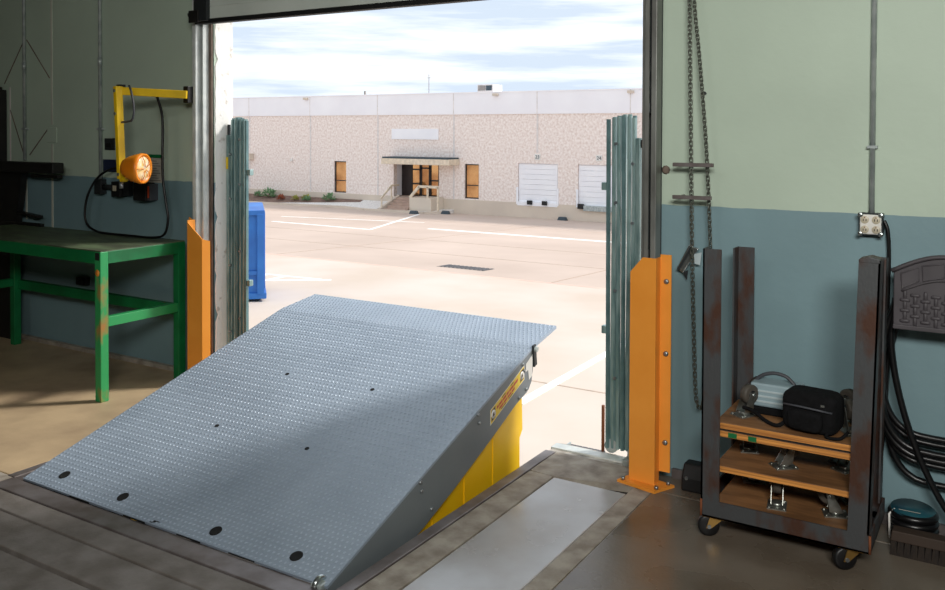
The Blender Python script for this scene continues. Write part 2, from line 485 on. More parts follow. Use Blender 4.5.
# white reveal of the left jamb with a ragged inner edge
jm = MB(); vs = []; n = 60
for i in range(n+1):
    z = -0.02+i*(LINTEL+0.02)/n
    e = 0.012+0.016*random.random()*(1.6 if random.random() < 0.25 else 0.6)
    vs += [(JL+0.0005, W0+e, z), (JL+0.006, W0+e+0.004, z), (JL+0.006, W1, z)]
fs = []
for i in range(n):
    for k in range(2):
        a = i*3+k; fs.append((a, a+1, a+4, a+3))
jm.add(vs, fs)
part('jamb_reveal', jm, 'jamb_white', wall_front)
part('jamb_reveal', MB().box(JR-0.006, W0+0.012, -0.01, JR-0.0005, W1, LINTEL), 'jamb_white', wall_front)
part('jamb_edge', MB().box(JL-0.045, W0-0.012, 0, JL, W0+0.012, LINTEL), 'jamb_brown', wall_front, 0.003)
part('jamb_edge', MB().box(JR, W0-0.012, 0, JR+0.032, W0+0.012, LINTEL), 'jamb_brown', wall_front, 0.003)
part('spalled_spot', MB().lathe((-1.448, W0-0.004, 1.478), (0, 1, 0), [(0, 0.014), (0.003, 0.022)], 9), 'jamb_brown', wall_front)
struct('wall_left', MB().box(-10.2, -6, 0, -10, W0, CEIL), 'wall_plain', 'plain painted side wall beyond the workbench', 'wall')
struct('wall_right', MB().box(4, -6, 0, 4.2, W0, CEIL), 'wall_plain', 'plain painted side wall to the right of the dock', 'wall')
struct('wall_back', MB().box(-10, -6.2, 0, 4, -6, CEIL), 'wall_plain', 'plain painted wall behind the camera', 'wall')
struct('ceiling', MB().box(-10.2, -6.2, CEIL, 4.2, W1, CEIL+0.2), 'ceiling', 'grey painted warehouse ceiling', 'ceiling')
bb = MB().box(-1.40, W0-0.02, 0, 4, W0, 0.045)
o = struct('baseboard_front', bb, 'steel_edge', 'grubby grey curb strip along the foot of the right wall', 'baseboard')
bb = MB().box(-10, W0-0.035, 0, -4.85, W0, 0.03)
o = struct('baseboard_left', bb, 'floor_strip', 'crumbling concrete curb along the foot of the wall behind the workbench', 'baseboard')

# made-up housings for the added fill lights, out of view
for i, (fx, fy, fz, fl, fwid, watts, aim) in enumerate(FILL_LIGHTS):
    L0 = Vector((fx, fy, fz)); d = (Vector(aim)-L0).normalized()
    q = d.to_track_quat('-Z', 'Y').to_matrix()
    ex, ey_, ez = q.col[0], q.col[1], q.col[2]
    hb = thing('fill_light_housing', ('long housing of an added unseen fill light near the right wall', 'long housing of an added unseen fill light high over the middle of the bay')[i], 'lamp', (fx, fy, fz), 'added fill lights')
    def FP(a_, b_, c_): return L0+ex*a_+ey_*b_+ez*c_
    hx, hy = fl/2+0.03, fwid/2+0.03
    part('housing', MB().hexa([FP(-hx,-hy,0.02), FP(hx,-hy,0.02), FP(hx,hy,0.02), FP(-hx,hy,0.02), FP(-hx,-hy*0.6,0.12), FP(hx,-hy*0.6,0.12), FP(hx,hy*0.6,0.12), FP(-hx,hy*0.6,0.12)]), 'white', hb)
    for sg_ in (-1, 1):
        p = FP(sg_*fl*0.4, 0, 0.12)
        part('hanger_rod', MB().cyl(p, (p.x, p.y, 5.2), 0.006, 6), 'galv', hb)

# overhead door, raised
dr = struct('door_1', MB().box(-4.60, 3.985, 2.385, -1.555, 4.03, 2.95), 'door', 'grey green overhead sectional door raised above the dock opening', 'door')
part('door_panel', MB().box(-4.60, 3.985, 2.955, -1.555, 4.03, 3.5), 'door', dr, 0.004)
part('bottom_seal', MB().box(-4.62, 3.98, 2.354, -1.55, 4.035, 2.385), 'black', dr, 0.008, 'black rubber bottom seal')
part('panel_rib', MB().box(-4.60, 3.981, 2.462, -1.555, 3.985, 2.468), 'door', dr)
part('end_stile', MB().box(-4.60, 3.955, 2.37, -4.475, 3.985, 3.5), 'dark_steel', dr, 0.004)
part('end_stile', MB().box(-1.585, 3.94, 2.37, -1.545, 3.985, 3.5), 'dark_steel', dr, 0.004)
part('roller_bracket', MB().box(-4.63, 3.94, 2.36, -4.54, 3.955, 2.44), 'black_steel', dr, 0.004)
part('roller', MB().cyl((-4.67, 3.985, 2.42), (-4.61, 3.985, 2.42), 0.018, 12), 'dark_steel', dr)

# ------------------------------------------------------------------ dock leveler
HY, HZ = 2.415, 0.012
DY, DZ = 4.08, 0.542
LY, LZ = 4.375, 0.588
lv = thing('dock_leveler', 'blue grey diamond plate dock leveler ramp raised with yellow side guards', 'dock leveler', (-3.05, HY, 0))
NX = (-3.995, -2.112); FX = (-3.940, -2.148); LX = (-3.925, -2.165)
th = 0.012
def ramp_pt(u, v, h=0.0):
    """u across 0..1, v along 0..1 from hinge to the end of the deck"""
    x0 = NX[0]+(FX[0]-NX[0])*v; x1 = NX[1]+(FX[1]-NX[1])*v
    nr = Vector((0, -(DZ-HZ), DY-HY)).normalized()
    return Vector((x0+(x1-x0)*u, HY+(DY-HY)*v, HZ+(DZ-HZ)*v))+nr*h
def lip_pt(u, v, h=0.0):
    x0 = FX[0]+(LX[0]-FX[0])*v; x1 = FX[1]+(LX[1]-FX[1])*v
    nr = Vector((0, -(LZ-DZ), LY-DY)).normalized()
    return Vector((x0+(x1-x0)*u, DY+(LY-DY)*v, DZ+(LZ-DZ)*v))+nr*h
def plate(fn, t):
    return MB().hexa([fn(0,0,-t), fn(1,0,-t), fn(1,1,-t), fn(0,1,-t), fn(0,0), fn(1,0), fn(1,1), fn(0,1)])
deck = part('deck', plate(ramp_pt, th), 'deck', lv)
lip = part('lip', plate(lip_pt, 0.016), 'deck', lv, label='hinged front lip of the ramp')
def lugs(fn, length, width, skip=()):
    mb = MB(); pit = 0.025
    nu, nv = int(width/pit), int(length/pit)
    for j in range(nv):
        for i in range(nu):
            u = (i+0.3+0.4*(j % 2))/nu; v = (j+0.5)/nv
            c = fn(u, v)
            if any((c.x-sx)**2+(c.y-sy)**2 < 0.03**2 for sx, sy in skip): continue
            ex = (fn(u+0.001, v)-fn(u, v)).normalized(); ey = (fn(u, v+0.001)-fn(u, v)).normalized()
            nz = ex.cross(ey)
            a = math.radians(62 if j % 2 else 48)
            d = ex*math.cos(a)+ey*math.sin(a); s = nz.cross(d)
            L, B, H = 0.0088, 0.0050, 0.0036
            mb.add([c-d*L, c-s*B, c+d*L, c+s*B, c-d*L*0.35+nz*H, c+d*L*0.35+nz*H],
                   [(0,1,4), (1,5,4), (1,2,5), (2,3,5), (3,4,5), (3,0,4)])
    return mb
holes = [(-3.80, 2.50, .033), (-3.36, 2.49, .033), (-2.76, 2.48, .033), (-2.33, 2.49, .033)]
holes2 = [(-3.35, 3.02, .014), (-2.76, 3.02, .014), (-3.33, 3.49, .014), (-2.76, 3.50, .014)]
sk = [(a, b) for a, b, c in holes+holes2]
part('tread_pattern', lugs(ramp_pt, 1.75, 1.88, sk), 'deck', deck, kind='stuff')
part('tread_pattern', lugs(lip_pt, 0.30, 1.77), 'deck', lip, kind='stuff')
nr = Vector((0, -(DZ-HZ), DY-HY)).normalized()
for (x, y, r) in holes+holes2:
    z = HZ+(DZ-HZ)*(y-HY)/(DY-HY)
    part('bolt_recess', MB().lathe(Vector((x, y, z)), nr, [(-0.006, r*0.8), (0.0012, r*0.8), (0.0022, r*0.72), (0.0012, r*0.6)], 20), 'hole', deck)
part('deck_notch', MB().hexa([ramp_pt(0.478,0.003,0.0008), ramp_pt(0.486,0.003,0.0008), ramp_pt(0.507,0.012,0.0008), ramp_pt(0.488,0.012,0.0008),
     ramp_pt(0.478,0.003,0.0016), ramp_pt(0.486,0.003,0.0016), ramp_pt(0.507,0.012,0.0016), ramp_pt(0.488,0.012,0.0016)]), 'hole', deck)
# hinge tube and clamps at the rear
part('hinge_tube', MB().cyl((-3.97, HY, -0.014), (-2.13, HY, -0.014), 0.012, 12), 'steel_edge', lv)
part('hinge_clamp', MB().tube([(-2.15, 2.42+0.028*math.cos(t), 0.006+0.026*math.sin(t)) for t in [math.pi*k/8 for k in range(9)]], 0.011, 8), 'chrome', lv)
part('hinge_clamp', MB().box(-2.175, 2.395, -0.01, -2.125, 2.45, 0.018), 'galv', lv, 0.006)
for u in (0.22, 0.42, 0.60, 0.76):
    p = ramp_pt(u, 0)
    part('hinge_gap', MB().box(p.x-0.05, p.y-0.004, p.z-0.006, p.x+0.09, p.y-0.001, p.z-0.002), 'hole', lv)
# right and left side plates: follow the deck, deeper towards the front, rounded lower corner
def side_plate(u, name):
    # outline in (Y, Z)
    x_h = NX[u]; x_f = FX[u]
    out = [(HY+0.01, HZ-0.008), (DY-0.005, DZ-0.012), (DY-0.012, 0.42), (4.052, 0.36), (4.02, 0.325), (3.995, 0.315), (3.88, 0.285), (3.64, 0.19), (3.30, 0.065), (3.04, -0.02), (2.75, -0.09), (2.45, -0.10)]
    t = 0.008 if u == 0 else -0.008
    P = []
    for (y, z) in out:
        f = (y-HY)/(DY-HY)
        P.append((x_h+(x_f-x_h)*f, y, z))
    return part(name, MB().prism(P, (t, 0, 0)), 'deck_side', lv)
sp_r = side_plate(1, 'side_plate')
side_plate(0, 'side_plate')
for x in (-3.6, -3.2, -2.85, -2.45):
    part('deck_beam', MB().hexa([(x-0.04,HY+0.05,-0.12),(x+0.04,HY+0.05,-0.12),(x+0.04,4.03,0.30),(x-0.04,4.03,0.30),
          (x-0.04,HY+0.05,-0.008),(x+0.04,HY+0.05,-0.008),(x+0.04,4.03,0.51),(x-0.04,4.03,0.51)]), 'deck_side', lv)
part('front_header', MB().box(-3.93, 4.035, 0.33, -2.165, 4.055, 0.52), 'deck_side', lv)
# yellow toe guards, two telescoping sheets each side
for sgn, xo in ((1, -2.163), (-1, -3.930)):
    t = -0.003*sgn
    up = MB().prism([(xo, 2.95, -0.18), (xo, 3.955, -0.18), (xo, 3.955, 0.09), (xo, 3.985, 0.125), (xo, 3.975, 0.34), (xo, 3.5, 0.28), (xo, 3.0, 0.09)], (t, 0, 0))
    lo = MB().prism([(xo-0.012*sgn, 2.9, -0.45), (xo-0.012*sgn, 3.925, -0.45), (xo-0.012*sgn, 3.925, 0.18), (xo-0.012*sgn, 3.2, 0.10)], (t, 0, 0))
    g1 = part('toe_guard', up, 'yellow', lv)
    g2 = part('toe_guard', lo, 'yellow', lv)
    for y in (3.16, 3.42, 3.68):
        part('stiffener', MB().box(xo-0.0005, y, -0.18, xo+0.004*sgn, y+0.018, 0.10+(y-3.1)*0.34-0.04), 'yellow', g1)
# bolts on the right side plate
bolt_me = mesh_of('bolt', MB().lathe((0, 0, 0), (1, 0, 0), [(-0.004, 0.009), (0.004, 0.009), (0.008, 0.006)], 8), 'bolt')
for (y, z) in [(3.002, .185), (3.01, .145), (3.084, .04), (3.466, .338), (3.475, .296), (3.90, .470), (3.915, .435), (3.86, .31), (3.935, .335)]:
    y += 0.05*(y-2.6)/1.3
    x = NX[1]+(FX[1]-NX[1])*(y-HY)/(DY-HY)
    share('bolt', bolt_me, sp_r, (x, y, z))
# lip hinge lug
lg = part('lip_lug', MB().prism([(-2.15, 4.055, 0.545), (-2.15, 4.085, 0.55), (-2.15, 4.10, 0.44), (-2.15, 4.07, 0.43)], (0.012, 0, 0)), 'dark_steel', lv, 0.003)
part('pin', MB().cyl((-2.16, 4.075, 0.525), (-2.125, 4.075, 0.525), 0.014, 10), 'galv', lg)
# warning decal on the side plate: yellow film, red print, two round pictograms
def side_x(y): return NX[1]+(FX[1]-NX[1])*(y-HY)/(DY-HY)
def dpt(a, b, h):
    """a along decal 0..1, b up 0..1"""
    y = 3.62+0.345*a; z = 0.257+0.135*a+0.067*b
    return Vector((side_x(y)+h, y, z))
def dquad(a0, a1, b0, b1, h):
    return MB().hexa([dpt(a0,b0,h-0.0006), dpt(a0,b0,h), dpt(a1,b0,h), dpt(a1,b0,h-0.0006), dpt(a0,b1,h-0.0006), dpt(a0,b1,h), dpt(a1,b1,h), dpt(a1,b1,h-0.0006)])
part('warning_label', dquad(-0.012, 1.012, -0.05, 1.05, 0.0008), 'white', sp_r)
wl_ = part('warning_label', dquad(0, 1, 0, 1, 0.0014), 'decal_yellow', sp_r, label='yellow warning label with red print')
words = [(0.17, 0.22), (0.235, 0.33), (0.345, 0.44), (0.455, 0.52), (0.535, 0.66), (0.675, 0.80)]
for a0, a1 in words:
    part('print', dquad(a0, a1, 0.53, 0.73, 0.002), 'decal_red', wl_.parent)
for a0, a1 in [(0.24, 0.36), (0.375, 0.47), (0.485, 0.60), (0.615, 0.70)]:
    part('print', dquad(a0, a1, 0.24, 0.42, 0.002), 'decal_red', wl_.parent)
for a0, a1 in [(0.32, 0.42), (0.58, 0.66)]:
    part('print', dquad(a0, a1, 0.84, 0.92, 0.002), 'decal_dark', wl_.parent)
for a0, a1 in [(0.30, 0.44), (0.52, 0.64)]:
    part('print', dquad(a0, a1, 0.08, 0.15, 0.002), 'decal_dark', wl_.parent)
for a in (0.07, 0.93):
    part('pictogram', dquad(a-0.055, a+0.055, 0.12, 0.93, 0.0018), 'decal_dark', wl_.parent)
    c = dpt(a, 0.52, 0.0018)
    part('pictogram', MB().lathe(c, (1, 0, 0), [(0, 0.021), (0.0008, 0.021)], 18), 'white', wl_.parent)
    part('pictogram', MB().prism([c+Vector((0.001, -0.010, -0.011)), c+Vector((0.001, 0.009, -0.006)), c+Vector((0.001, 0.003, 0.012)), c+Vector((0.001, -0.006, 0.004))], (0.0006, 0, 0)), 'decal_dark', wl_.parent)
part('white_tag', MB().prism([(side_x(y)+0.001, y, z) for y, z in [(3.985, .425), (4.01, .43), (4.02, .375), (4.055, .39), (4.06, .50), (3.985, .465)]], (0.001, 0, 0)), 'white', sp_r)

# ------------------------------------------------------------------ door guards
def door_guard(mirror, cx, label):
    """hat section bent from plate; local X grows away from the opening"""
    s = -1 if mirror else 1
    g = thing('door_guard', label, 'guard', (cx, 3.93, 0), 'amber door track guards')
    def P(x, y, z): return (cx+s*x, y, z)
    H = 1.07
    t = 0.006
    # plan outline of the folded plate, from the opening side
    pl = [(-0.075, 3.985), (-0.055, 3.935), (0.075, 3.925), (0.075, 3.985), (0.128, 3.985)]
    top = [0.985, 1.0, 1.072, 1.072, 1.085]
    def sheet(i, j, z0, zi, zj, mid=None):
        a, b = pl[i], pl[j]
        d = Vector((b[0]-a[0], b[1]-a[1], 0)).normalized(); nn = Vector((-d.y, d.x, 0))*t
        A, B = Vector((a[0], a[1], 0)), Vector((b[0], b[1], 0))
        poly = [A+Vector((0,0,z0)), B+Vector((0,0,z0)), B+Vector((0,0,zj))]
        if mid:
            q = A.lerp(B, mid[0]); poly.append(q+Vector((0,0,mid[1])))
        poly.append(A+Vector((0,0,zi)))
        f = MB()
        f.prism([P(p.x, p.y, p.z) for p in poly], (s*nn.x, nn.y, 0))
        return f
    part('edge_fold', sheet(0, 1, 0.008, 0.985, 1.0) if not mirror else sheet(0, 1, 0.008, 0.94, 0.955), 'orange', g)
    part('front_face', sheet(1, 2, 0.008, 1.0, 1.072, (0.48, 1.072)) if not mirror else sheet(1, 2, 0.008, 0.955, 1.06), 'orange', g)
    part('side_face', sheet(2, 3, 0.008, 1.072, 1.072), 'orange', g)
    fl = part('flange', sheet(3, 4, 0.06, 1.085, 1.085) if not mirror else sheet(3, 4, 0.06, 1.06, 1.085), 'orange', g)
    bp = part('base_plate', MB().prism([P(-0.10, 3.90, 0), P(0.10, 3.855, 0), P(0.155, 3.975, 0), P(-0.06, 4.02, 0)], (0, 0, 0.012)), 'orange', g)
    for z in (0.20, 0.62, 0.96):
        part('bolt', MB().lathe(P(0.105, 3.985, z), (0, -1, 0), [(-0.002, 0.013), (0.005, 0.013), (0.009, 0.008)], 8), 'bolt', fl)
    for (x, y) in [(-0.075, 3.912), (0.10, 3.885), (0.128, 3.965)]:
        part('anchor_bolt', MB().cyl(P(x, y, 0.012), P(x, y, 0.026), 0.010, 8), 'bolt', bp)
    return g
door_guard(False, -1.505, 'amber yellow steel door guard bolted down beside the hanging chain')
door_guard(True, -4.555, 'amber yellow steel door guard beside the green workbench')

# ------------------------------------------------------------------ door tracks
def door_track(x0, s, label, m):
    """x0 inner edge, s = direction away from the opening"""
    t = thing('door_track', label, 'track', (x0, 4.05, 0), 'vertical door tracks')
    X = lambda v: x0+s*v*0.6
    tops = 3.4
    part('mounting_angle', MB().box(X(0.085), 4.015, 0.01, X(0.13), 4.085, tops), m, t, 0.003)
    part('angle_leg', MB().box(X(0.03), 4.085, 0.01, X(0.13), 4.0985, tops), 'dark_steel', t)
    part('track_channel', MB().box(X(0.045), 4.0, 0.02, X(0.050), 4.05, tops).box(X(0.045), 3.998, 0.02, X(0.078), 4.003, tops), m, t)
    part('weather_strip', MB().box(X(0.0), 4.04, 0.01, X(0.018), 4.087, tops), m, t)
    for z in (0.35, 1.05, 1.75):
        part('track_bracket', MB().box(X(0.055), 4.004, z, X(0.082), 4.05, z+0.05), 'dark_steel', t, 0.003)
    return t
door_track(-4.605, -1, 'galvanised door track on the left jamb holding the dock light', 'lit_galv')
door_track(-1.545, 1, 'galvanised door track on the right jamb next to the chain', 'track_grey')

# ------------------------------------------------------------------ folding scissor gates
def gate(cx, s, reach, label):
    """s=+1: hinged to the right jamb"""
    g = thing('folding_gate', label, 'gate', (cx, 4.235, 0), 'folded scissor gates')
    X = lambda v: cx+s*v
    zb, zt = 0.03, 1.745
    n = 11
    for i in range(n):
        x = -0.105+0.138*i/(n-1)
        lean = (0.007 if i % 2 else -0.006)
        y = 4.222+0.014*(i % 2)+0.004*(i % 3)
        b = MB()
        topz = zt-0.02*abs(i-6)/6+0.008*(i % 2)
        # U-channel slat, two alternating leans
        for (dx, w, dy, d) in ((0, 0.0125, 0, 0.022), (0.0075, 0.0045, 0.002, 0.016)):
            b.hexa([(X(x+dx)-w/2, y+dy-d/2, zb), (X(x+dx)+w/2, y+dy-d/2, zb), (X(x+dx)+w/2, y+dy+d/2, zb), (X(x+dx)-w/2, y+dy+d/2, zb),
                    (X(x+dx+lean)-w/2, y+dy-d/2, topz), (X(x+dx+lean)+w/2, y+dy-d/2, topz), (X(x+dx+lean)+w/2, y+dy+d/2, topz), (X(x+dx+lean)-w/2, y+dy+d/2, topz)])
        part('slat', b, 'galv_gate' if i % 3 else 'galv_dark', g)
    part('hinge_channel', MB().box(X(0.043), 4.205, 0.05, X(0.068), 4.245, 1.63), 'galv_gate', g, 0.004)
    for z in (0.3, 0.75, 1.2, 1.5):
        part('rivet', MB().cyl((X(0.03), 4.198, z), (X(0.03), 4.212, z), 0.008, 8), 'bolt', g)
        part('rivet', MB().cyl((X(-0.06), 4.198, z+0.1), (X(-0.06), 4.212, z+0.1), 0.008, 8), 'bolt', g)
    part('latch', MB().box(X(-0.145), 4.215, 1.36, X(-0.115), 4.25, 1.40), 'galv_gate', g, 0.003)
    part('latch', MB().box(X(-0.140), 4.215, 0.62, X(-0.115), 4.25, 0.66), 'galv_gate', g, 0.003)
    part('top_bracket', MB().box(X(0.068), 4.215, 1.58, X(reach), 4.235, 1.62).box(X(reach-0.014), 4.215, 1.62, X(reach-0.004), 4.235, 1.70), 'dark_steel', g)
    part('hinge_rod', MB().cyl((X(reach-0.008), 4.225, 0.10), (X(reach-0.008), 4.225, 1.60), 0.007, 8), 'galv', g)
    part('hinge_bracket', MB().box(X(0.06), 4.215, 0.9, X(reach), 4.235, 0.94), 'dark_steel', g)
    part('caster_wheel', MB().cyl((X(-0.085), 4.222, 0.040), (X(-0.085), 4.25, 0.040), 0.036, 14), 'galv', g)
    part('drop_rod', MB().cyl((X(-0.135), 4.235, 0.0), (X(-0.135), 4.235, 0.24), 0.009, 8), 'rust_weld', g)
    return g
gate(-1.688, 1, 0.113, 'folded galvanised scissor gate at the right side of the doorway')
gate(-4.502, -1, 0.070, 'folded galvanised scissor gate at the left side of the doorway')
whole('warning_sticker', MB().box(-4.566, 4.200, 1.40, -4.549, 4.2045, 1.48), 'decal_yellow', 'small yellow sticker on the left folded gate', 'sticker', (-4.558, 4.2045, 1.40))

# dock bumper outside under the sill
bm_ = thing('dock_bumper', 'dark rubber dock bumper fixed outside just below the door sill', 'bumper', (-1.97, 4.33, -0.5))
for i in range(6):
    part('rubber_pad', MB().box(-2.08+i*0.034, 4.285, -0.5, -2.08+i*0.034+0.032, 4.40, -0.06), 'handle_grey', bm_, 0.003)
part('steel_angle', MB().box(-2.09, 4.275, -0.5, -2.082, 4.40, -0.05), 'galv', bm_)
whole('sill_bracket', MB().box(-1.66, 4.10, 0.0, -1.61, 4.16, 0.03).cyl((-1.635, 4.13, 0.03), (-1.635, 4.13, 0.07), 0.012, 8), 'galv',
      'small steel floor latch on the door sill beside the guard', 'latch', (-1.635, 4.13, 0))

# ------------------------------------------------------------------ chain hoist
ch = thing('hand_chain', 'long dark steel door chain hanging in a loop beside the guard', 'chain', (-1.28, 4.02, 0.38))
lk = []
for k in range(14):
    t = 2*math.pi*k/14
    lk.append((0.0075*math.cos(t), 0, 0.0085*(1 if math.sin(t) > 0 else -1)*(1 if abs(math.sin(t)) > 0.05 else 0)+0.0062*math.sin(t)))
link_me = mesh_of('link', MB().tube(lk, 0.0027, 6, closed=True), 'chain')
path = smooth_path([(-1.323, 4.02, 2.70), (-1.311, 4.02, 2.2), (-1.300, 4.02, 1.6), (-1.290, 4.02, 1.10), (-1.278, 4.02, 0.7), (-1.268, 4.02, 0.46),
                    (-1.258, 4.02, 0.395), (-1.242, 4.015, 0.385), (-1.228, 4.01, 0.42), (-1.210, 4.01, 0.55), (-1.193, 4.01, 0.8), (-1.204, 4.02, 1.12),
                    (-1.227, 4.02, 1.577), (-1.263, 4.02, 2.0), (-1.291, 4.02, 2.283), (-1.303, 4.02, 2.70)], 24)
pitch_ = 0.0192; acc = 0.0; idx = 0
for i in range(len(path)-1):
    a, b = path[i], path[i+1]; d = b-a; L = d.length
    while acc <= L:
        p = a+d*(acc/L)
        q = d.to_track_quat('Z', 'Y') @ Matrix.Rotation(math.radians(80 if idx % 2 else -10), 3, 'Z').to_quaternion()
        o = bpy.data.objects.new('link', link_me); col.objects.link(o)
        o.parent = ch; o.location = p-ORG[ch.name]; o.rotation_euler = q.to_euler()
        idx += 1; acc += pitch_
    acc -= L
hw = thing('chain_sprocket', 'chain hoist sprocket above the hanging chain', 'sprocket', (-1.335, 4.05, 2.70))
part('wheel', MB().cyl((-1.335, 3.995, 2.74), (-1.335, 4.04, 2.74), 0.05, 18), 'dark_steel', hw)
part('bracket', MB().box(-1.36, 4.045, 2.68, -1.31, 4.099, 2.80), 'dark_steel', hw)
for z, x0, x1, tx in ((1.509, -1.376, -1.186, 'upper'), (1.358, -1.376, -1.194, 'lower')):
    cb = thing('chain_keeper_bar', '%s of the two grey steel bars the chain hangs behind' % tx, 'bar', (x0, 4.0, z), 'chain keeper bars')
    part('bar', MB().box(x0, 3.985, z-0.009, x1, 4.003, z+0.009), 'steel_edge', cb, 0.002)
    part('standoff', MB().cyl((x0+0.02, 4.003, z), (x0+0.02, 4.1, z), 0.006, 8), 'steel_edge', cb)
pl_ = thing('pull_handle', 'bright steel handle dangling on a wire beside the chain', 'handle', (-1.33, 4.04, 1.0))
part('wire', MB().tube([(-1.315, 4.075, 1.345), (-1.312, 4.075, 1.24), (-1.305, 4.07, 1.125)], 0.003, 6), 'galv', pl_)
part('grip', MB().prism([(-1.318, 4.055, 1.13), (-1.270, 4.055, 1.115), (-1.345, 4.055, 0.995), (-1.375, 4.055, 1.015)], (0, 0.012, 0)), 'chrome', pl_, 0.003)
part('grip_edge', MB().bar((-1.304, 4.05, 1.118), (-1.366, 4.05, 1.01), 0.006, 0.012), 'dark_steel', pl_)
part('tip', MB().prism([(-1.345, 4.055, 1.0), (-1.322, 4.055, 1.01), (-1.328, 4.055, 0.965)], (0, 0.01, 0)), 'dark_steel', pl_)
part('tag', MB().prism([(-1.29, 4.05, 1.09), (-1.255, 4.05, 1.10), (-1.262, 4.05, 1.04), (-1.288, 4.05, 1.045)], (0, 0.002, 0)), 'case_line', pl_)
whole('wall_screw', MB().cyl((-1.262, 4.086, 1.842), (-1.262, 4.1, 1.842), 0.009, 8), 'dark_steel', 'small dark screw stub in the cream wall near the chain', 'screw', (-1.262, 4.1, 1.842))

# ------------------------------------------------------------------ right wall: conduit, outlet, cord
cd_ = thing('conduit', 'thin grey steel conduit running down to the outlet box', 'conduit', (-0.532, 4.085, 1.32), 'wall conduits')
part('pipe', MB().cyl((-0.532, 4.083, 1.32), (-0.532, 4.083, CEIL-0.01), 0.0115, 10), 'galv', cd_)
part('strap', MB().box(-0.552, 4.070, 1.594, -0.512, 4.099, 1.606), 'galv', cd_)
ob = thing('outlet_box', 'white metal outlet box with four sockets at the paint line', 'outlet', (-0.531, 4.07, 1.228))
part('box', MB().box(-0.578, 4.05, 1.226, -0.484, 4.099, 1.320), 'dark_steel', ob, 0.004)
cv = part('cover', MB().box(-0.573, 4.040, 1.231, -0.489, 4.050, 1.315), 'white', ob, 0.006)
for sx in (-0.553, -0.509):
    for sz in (1.252, 1.293):
        rc = part('socket', MB().lathe((sx, 4.040, sz), (0, -1, 0), [(-0.002, 0.0165), (0.003, 0.0165), (0.004, 0.015)], 18), 'outlet', ob)
        part('slot', MB().box(sx-0.007, 4.0345, sz-0.006, sx-0.004, 4.0362, sz+0.004), 'black', rc)
        part('slot', MB().box(sx+0.004, 4.0345, sz-0.006, sx+0.007, 4.0362, sz+0.004), 'black', rc)
        part('slot', MB().cyl((sx, 4.0362, sz+0.009), (sx, 4.0345, sz+0.009), 0.0025, 8), 'rust_weld', rc)
for sx in (-0.571, -0.491):
    for sz in (1.233, 1.313):
        part('corner_screw', MB().lathe((sx, 4.045, sz), (0, -1, 0), [(0, 0.011), (0.006, 0.011), (0.008, 0.008)], 10), 'chrome', ob)
whole('power_cord', MB().tube(smooth_path([(-0.482, 4.07, 1.29), (-0.466, 4.07, 1.24), (-0.462, 4.08, 1.1), (-0.468, 4.085, 0.8), (-0.475, 4.085, 0.4), (-0.51, 4.07, 0.06), (-0.55, 4.065, 0.009), (-0.66, 4.065, 0.009)]), 0.008, 8),
      'black_cord', 'black cord dropping from the outlet box down the wall', 'cord', (-0.47, 4.085, 0))

# ------------------------------------------------------------------ hose hanger and hose
hh = thing('hose_hanger', 'charcoal plastic hose hanger with basket weave front and arched top', 'hose hanger', (-0.22, 4.0, 0.875))
X0, X1, Z0, ZA, ZB = -0.425, -0.045, 0.872, 1.10, 1.165
def arch(z0, x0, x1, za, zb, n=16, y=0):
    pts = [(x0, y, z0), (x1, y, z0)]
    for k in range(n+1):
        t = k/n; x = x1+(x0-x1)*t
        pts.append((x, y, za+(zb-za)*math.sin(math.pi*t)))
    return pts
part('saddle', MB().prism([(X0+0.07, 3.93, Z0+0.02), (X1-0.07, 3.93, Z0+0.02), (X1-0.05, 3.93, 0.93), (-0.235, 3.93, 0.955), (X0+0.05, 3.93, 0.93)], (0, 0.15, 0)), 'hanger', hh, 0.004)
part('back_plate', MB().prism(arch(Z0+0.01, X0+0.03, X1-0.03, ZA-0.02, ZB-0.02, y=4.08), (0, 0.0195, 0)), 'hanger', hh)
fp = part('front_panel', MB().prism(arch(Z0, X0, X1, ZA, ZB, y=3.912), (0, 0.02, 0)), 'hanger', hh, 0.004)
rim = MB()
tp = arch(0, X0-0.008, X1+0.008, ZA+0.004, ZB+0.008, y=3.908)[2:]
rim.tube(tp, 0.009, 8)
part('top_rim', rim, 'hanger', hh)
part('mid_rim', MB().tube([(x, 3.909, z-0.085) for x, y, z in arch(0, X0+0.03, X1-0.03, ZA+0.012, ZB+0.0, y=0)[2:]], 0.005, 6), 'hanger', fp)
part('lower_rim', MB().box(X0, 3.902, Z0, X1, 3.912, Z0+0.018), 'hanger', fp, 0.003)
for (a, b) in ((0.07, 0.24), (0.27, 0.48), (0.52, 0.73), (0.76, 0.93)):
    def ztop(t): return ZA-0.018+(ZB-ZA)*math.sin(math.pi*t)
    xa, xb = X0+(X1-X0)*a, X0+(X1-X0)*b
    q = [(xa+0.004, 3.910, ztop(a)-0.058), (xb, 3.910, ztop(b)-0.056), (xb, 3.910, ztop(b)), (xa, 3.910, ztop(a))]
    fr = MB().tube(q, 0.0032, 6, closed=True)
    part('recess_frame', fr, 'hanger', fp)
wv = mesh_of('weave_block', MB().lathe((0, 0, 0), (1, 0, 0), [(-0.0185, 0.006), (-0.012, 0.0095), (0.012, 0.0095), (0.0185, 0.006)], 8), 'hanger')
for r in range(6):
    for c in range(9):
        x = X0+0.042+c*0.037; z = Z0+0.034+r*0.021
        if (r+c) % 2 == 0:
            share('weave_block', wv, fp, (x, 3.916, z))
        else:
            share('weave_block', wv, fp, (x, 3.916, z), (0, math.radians(90), 0))
hp = []
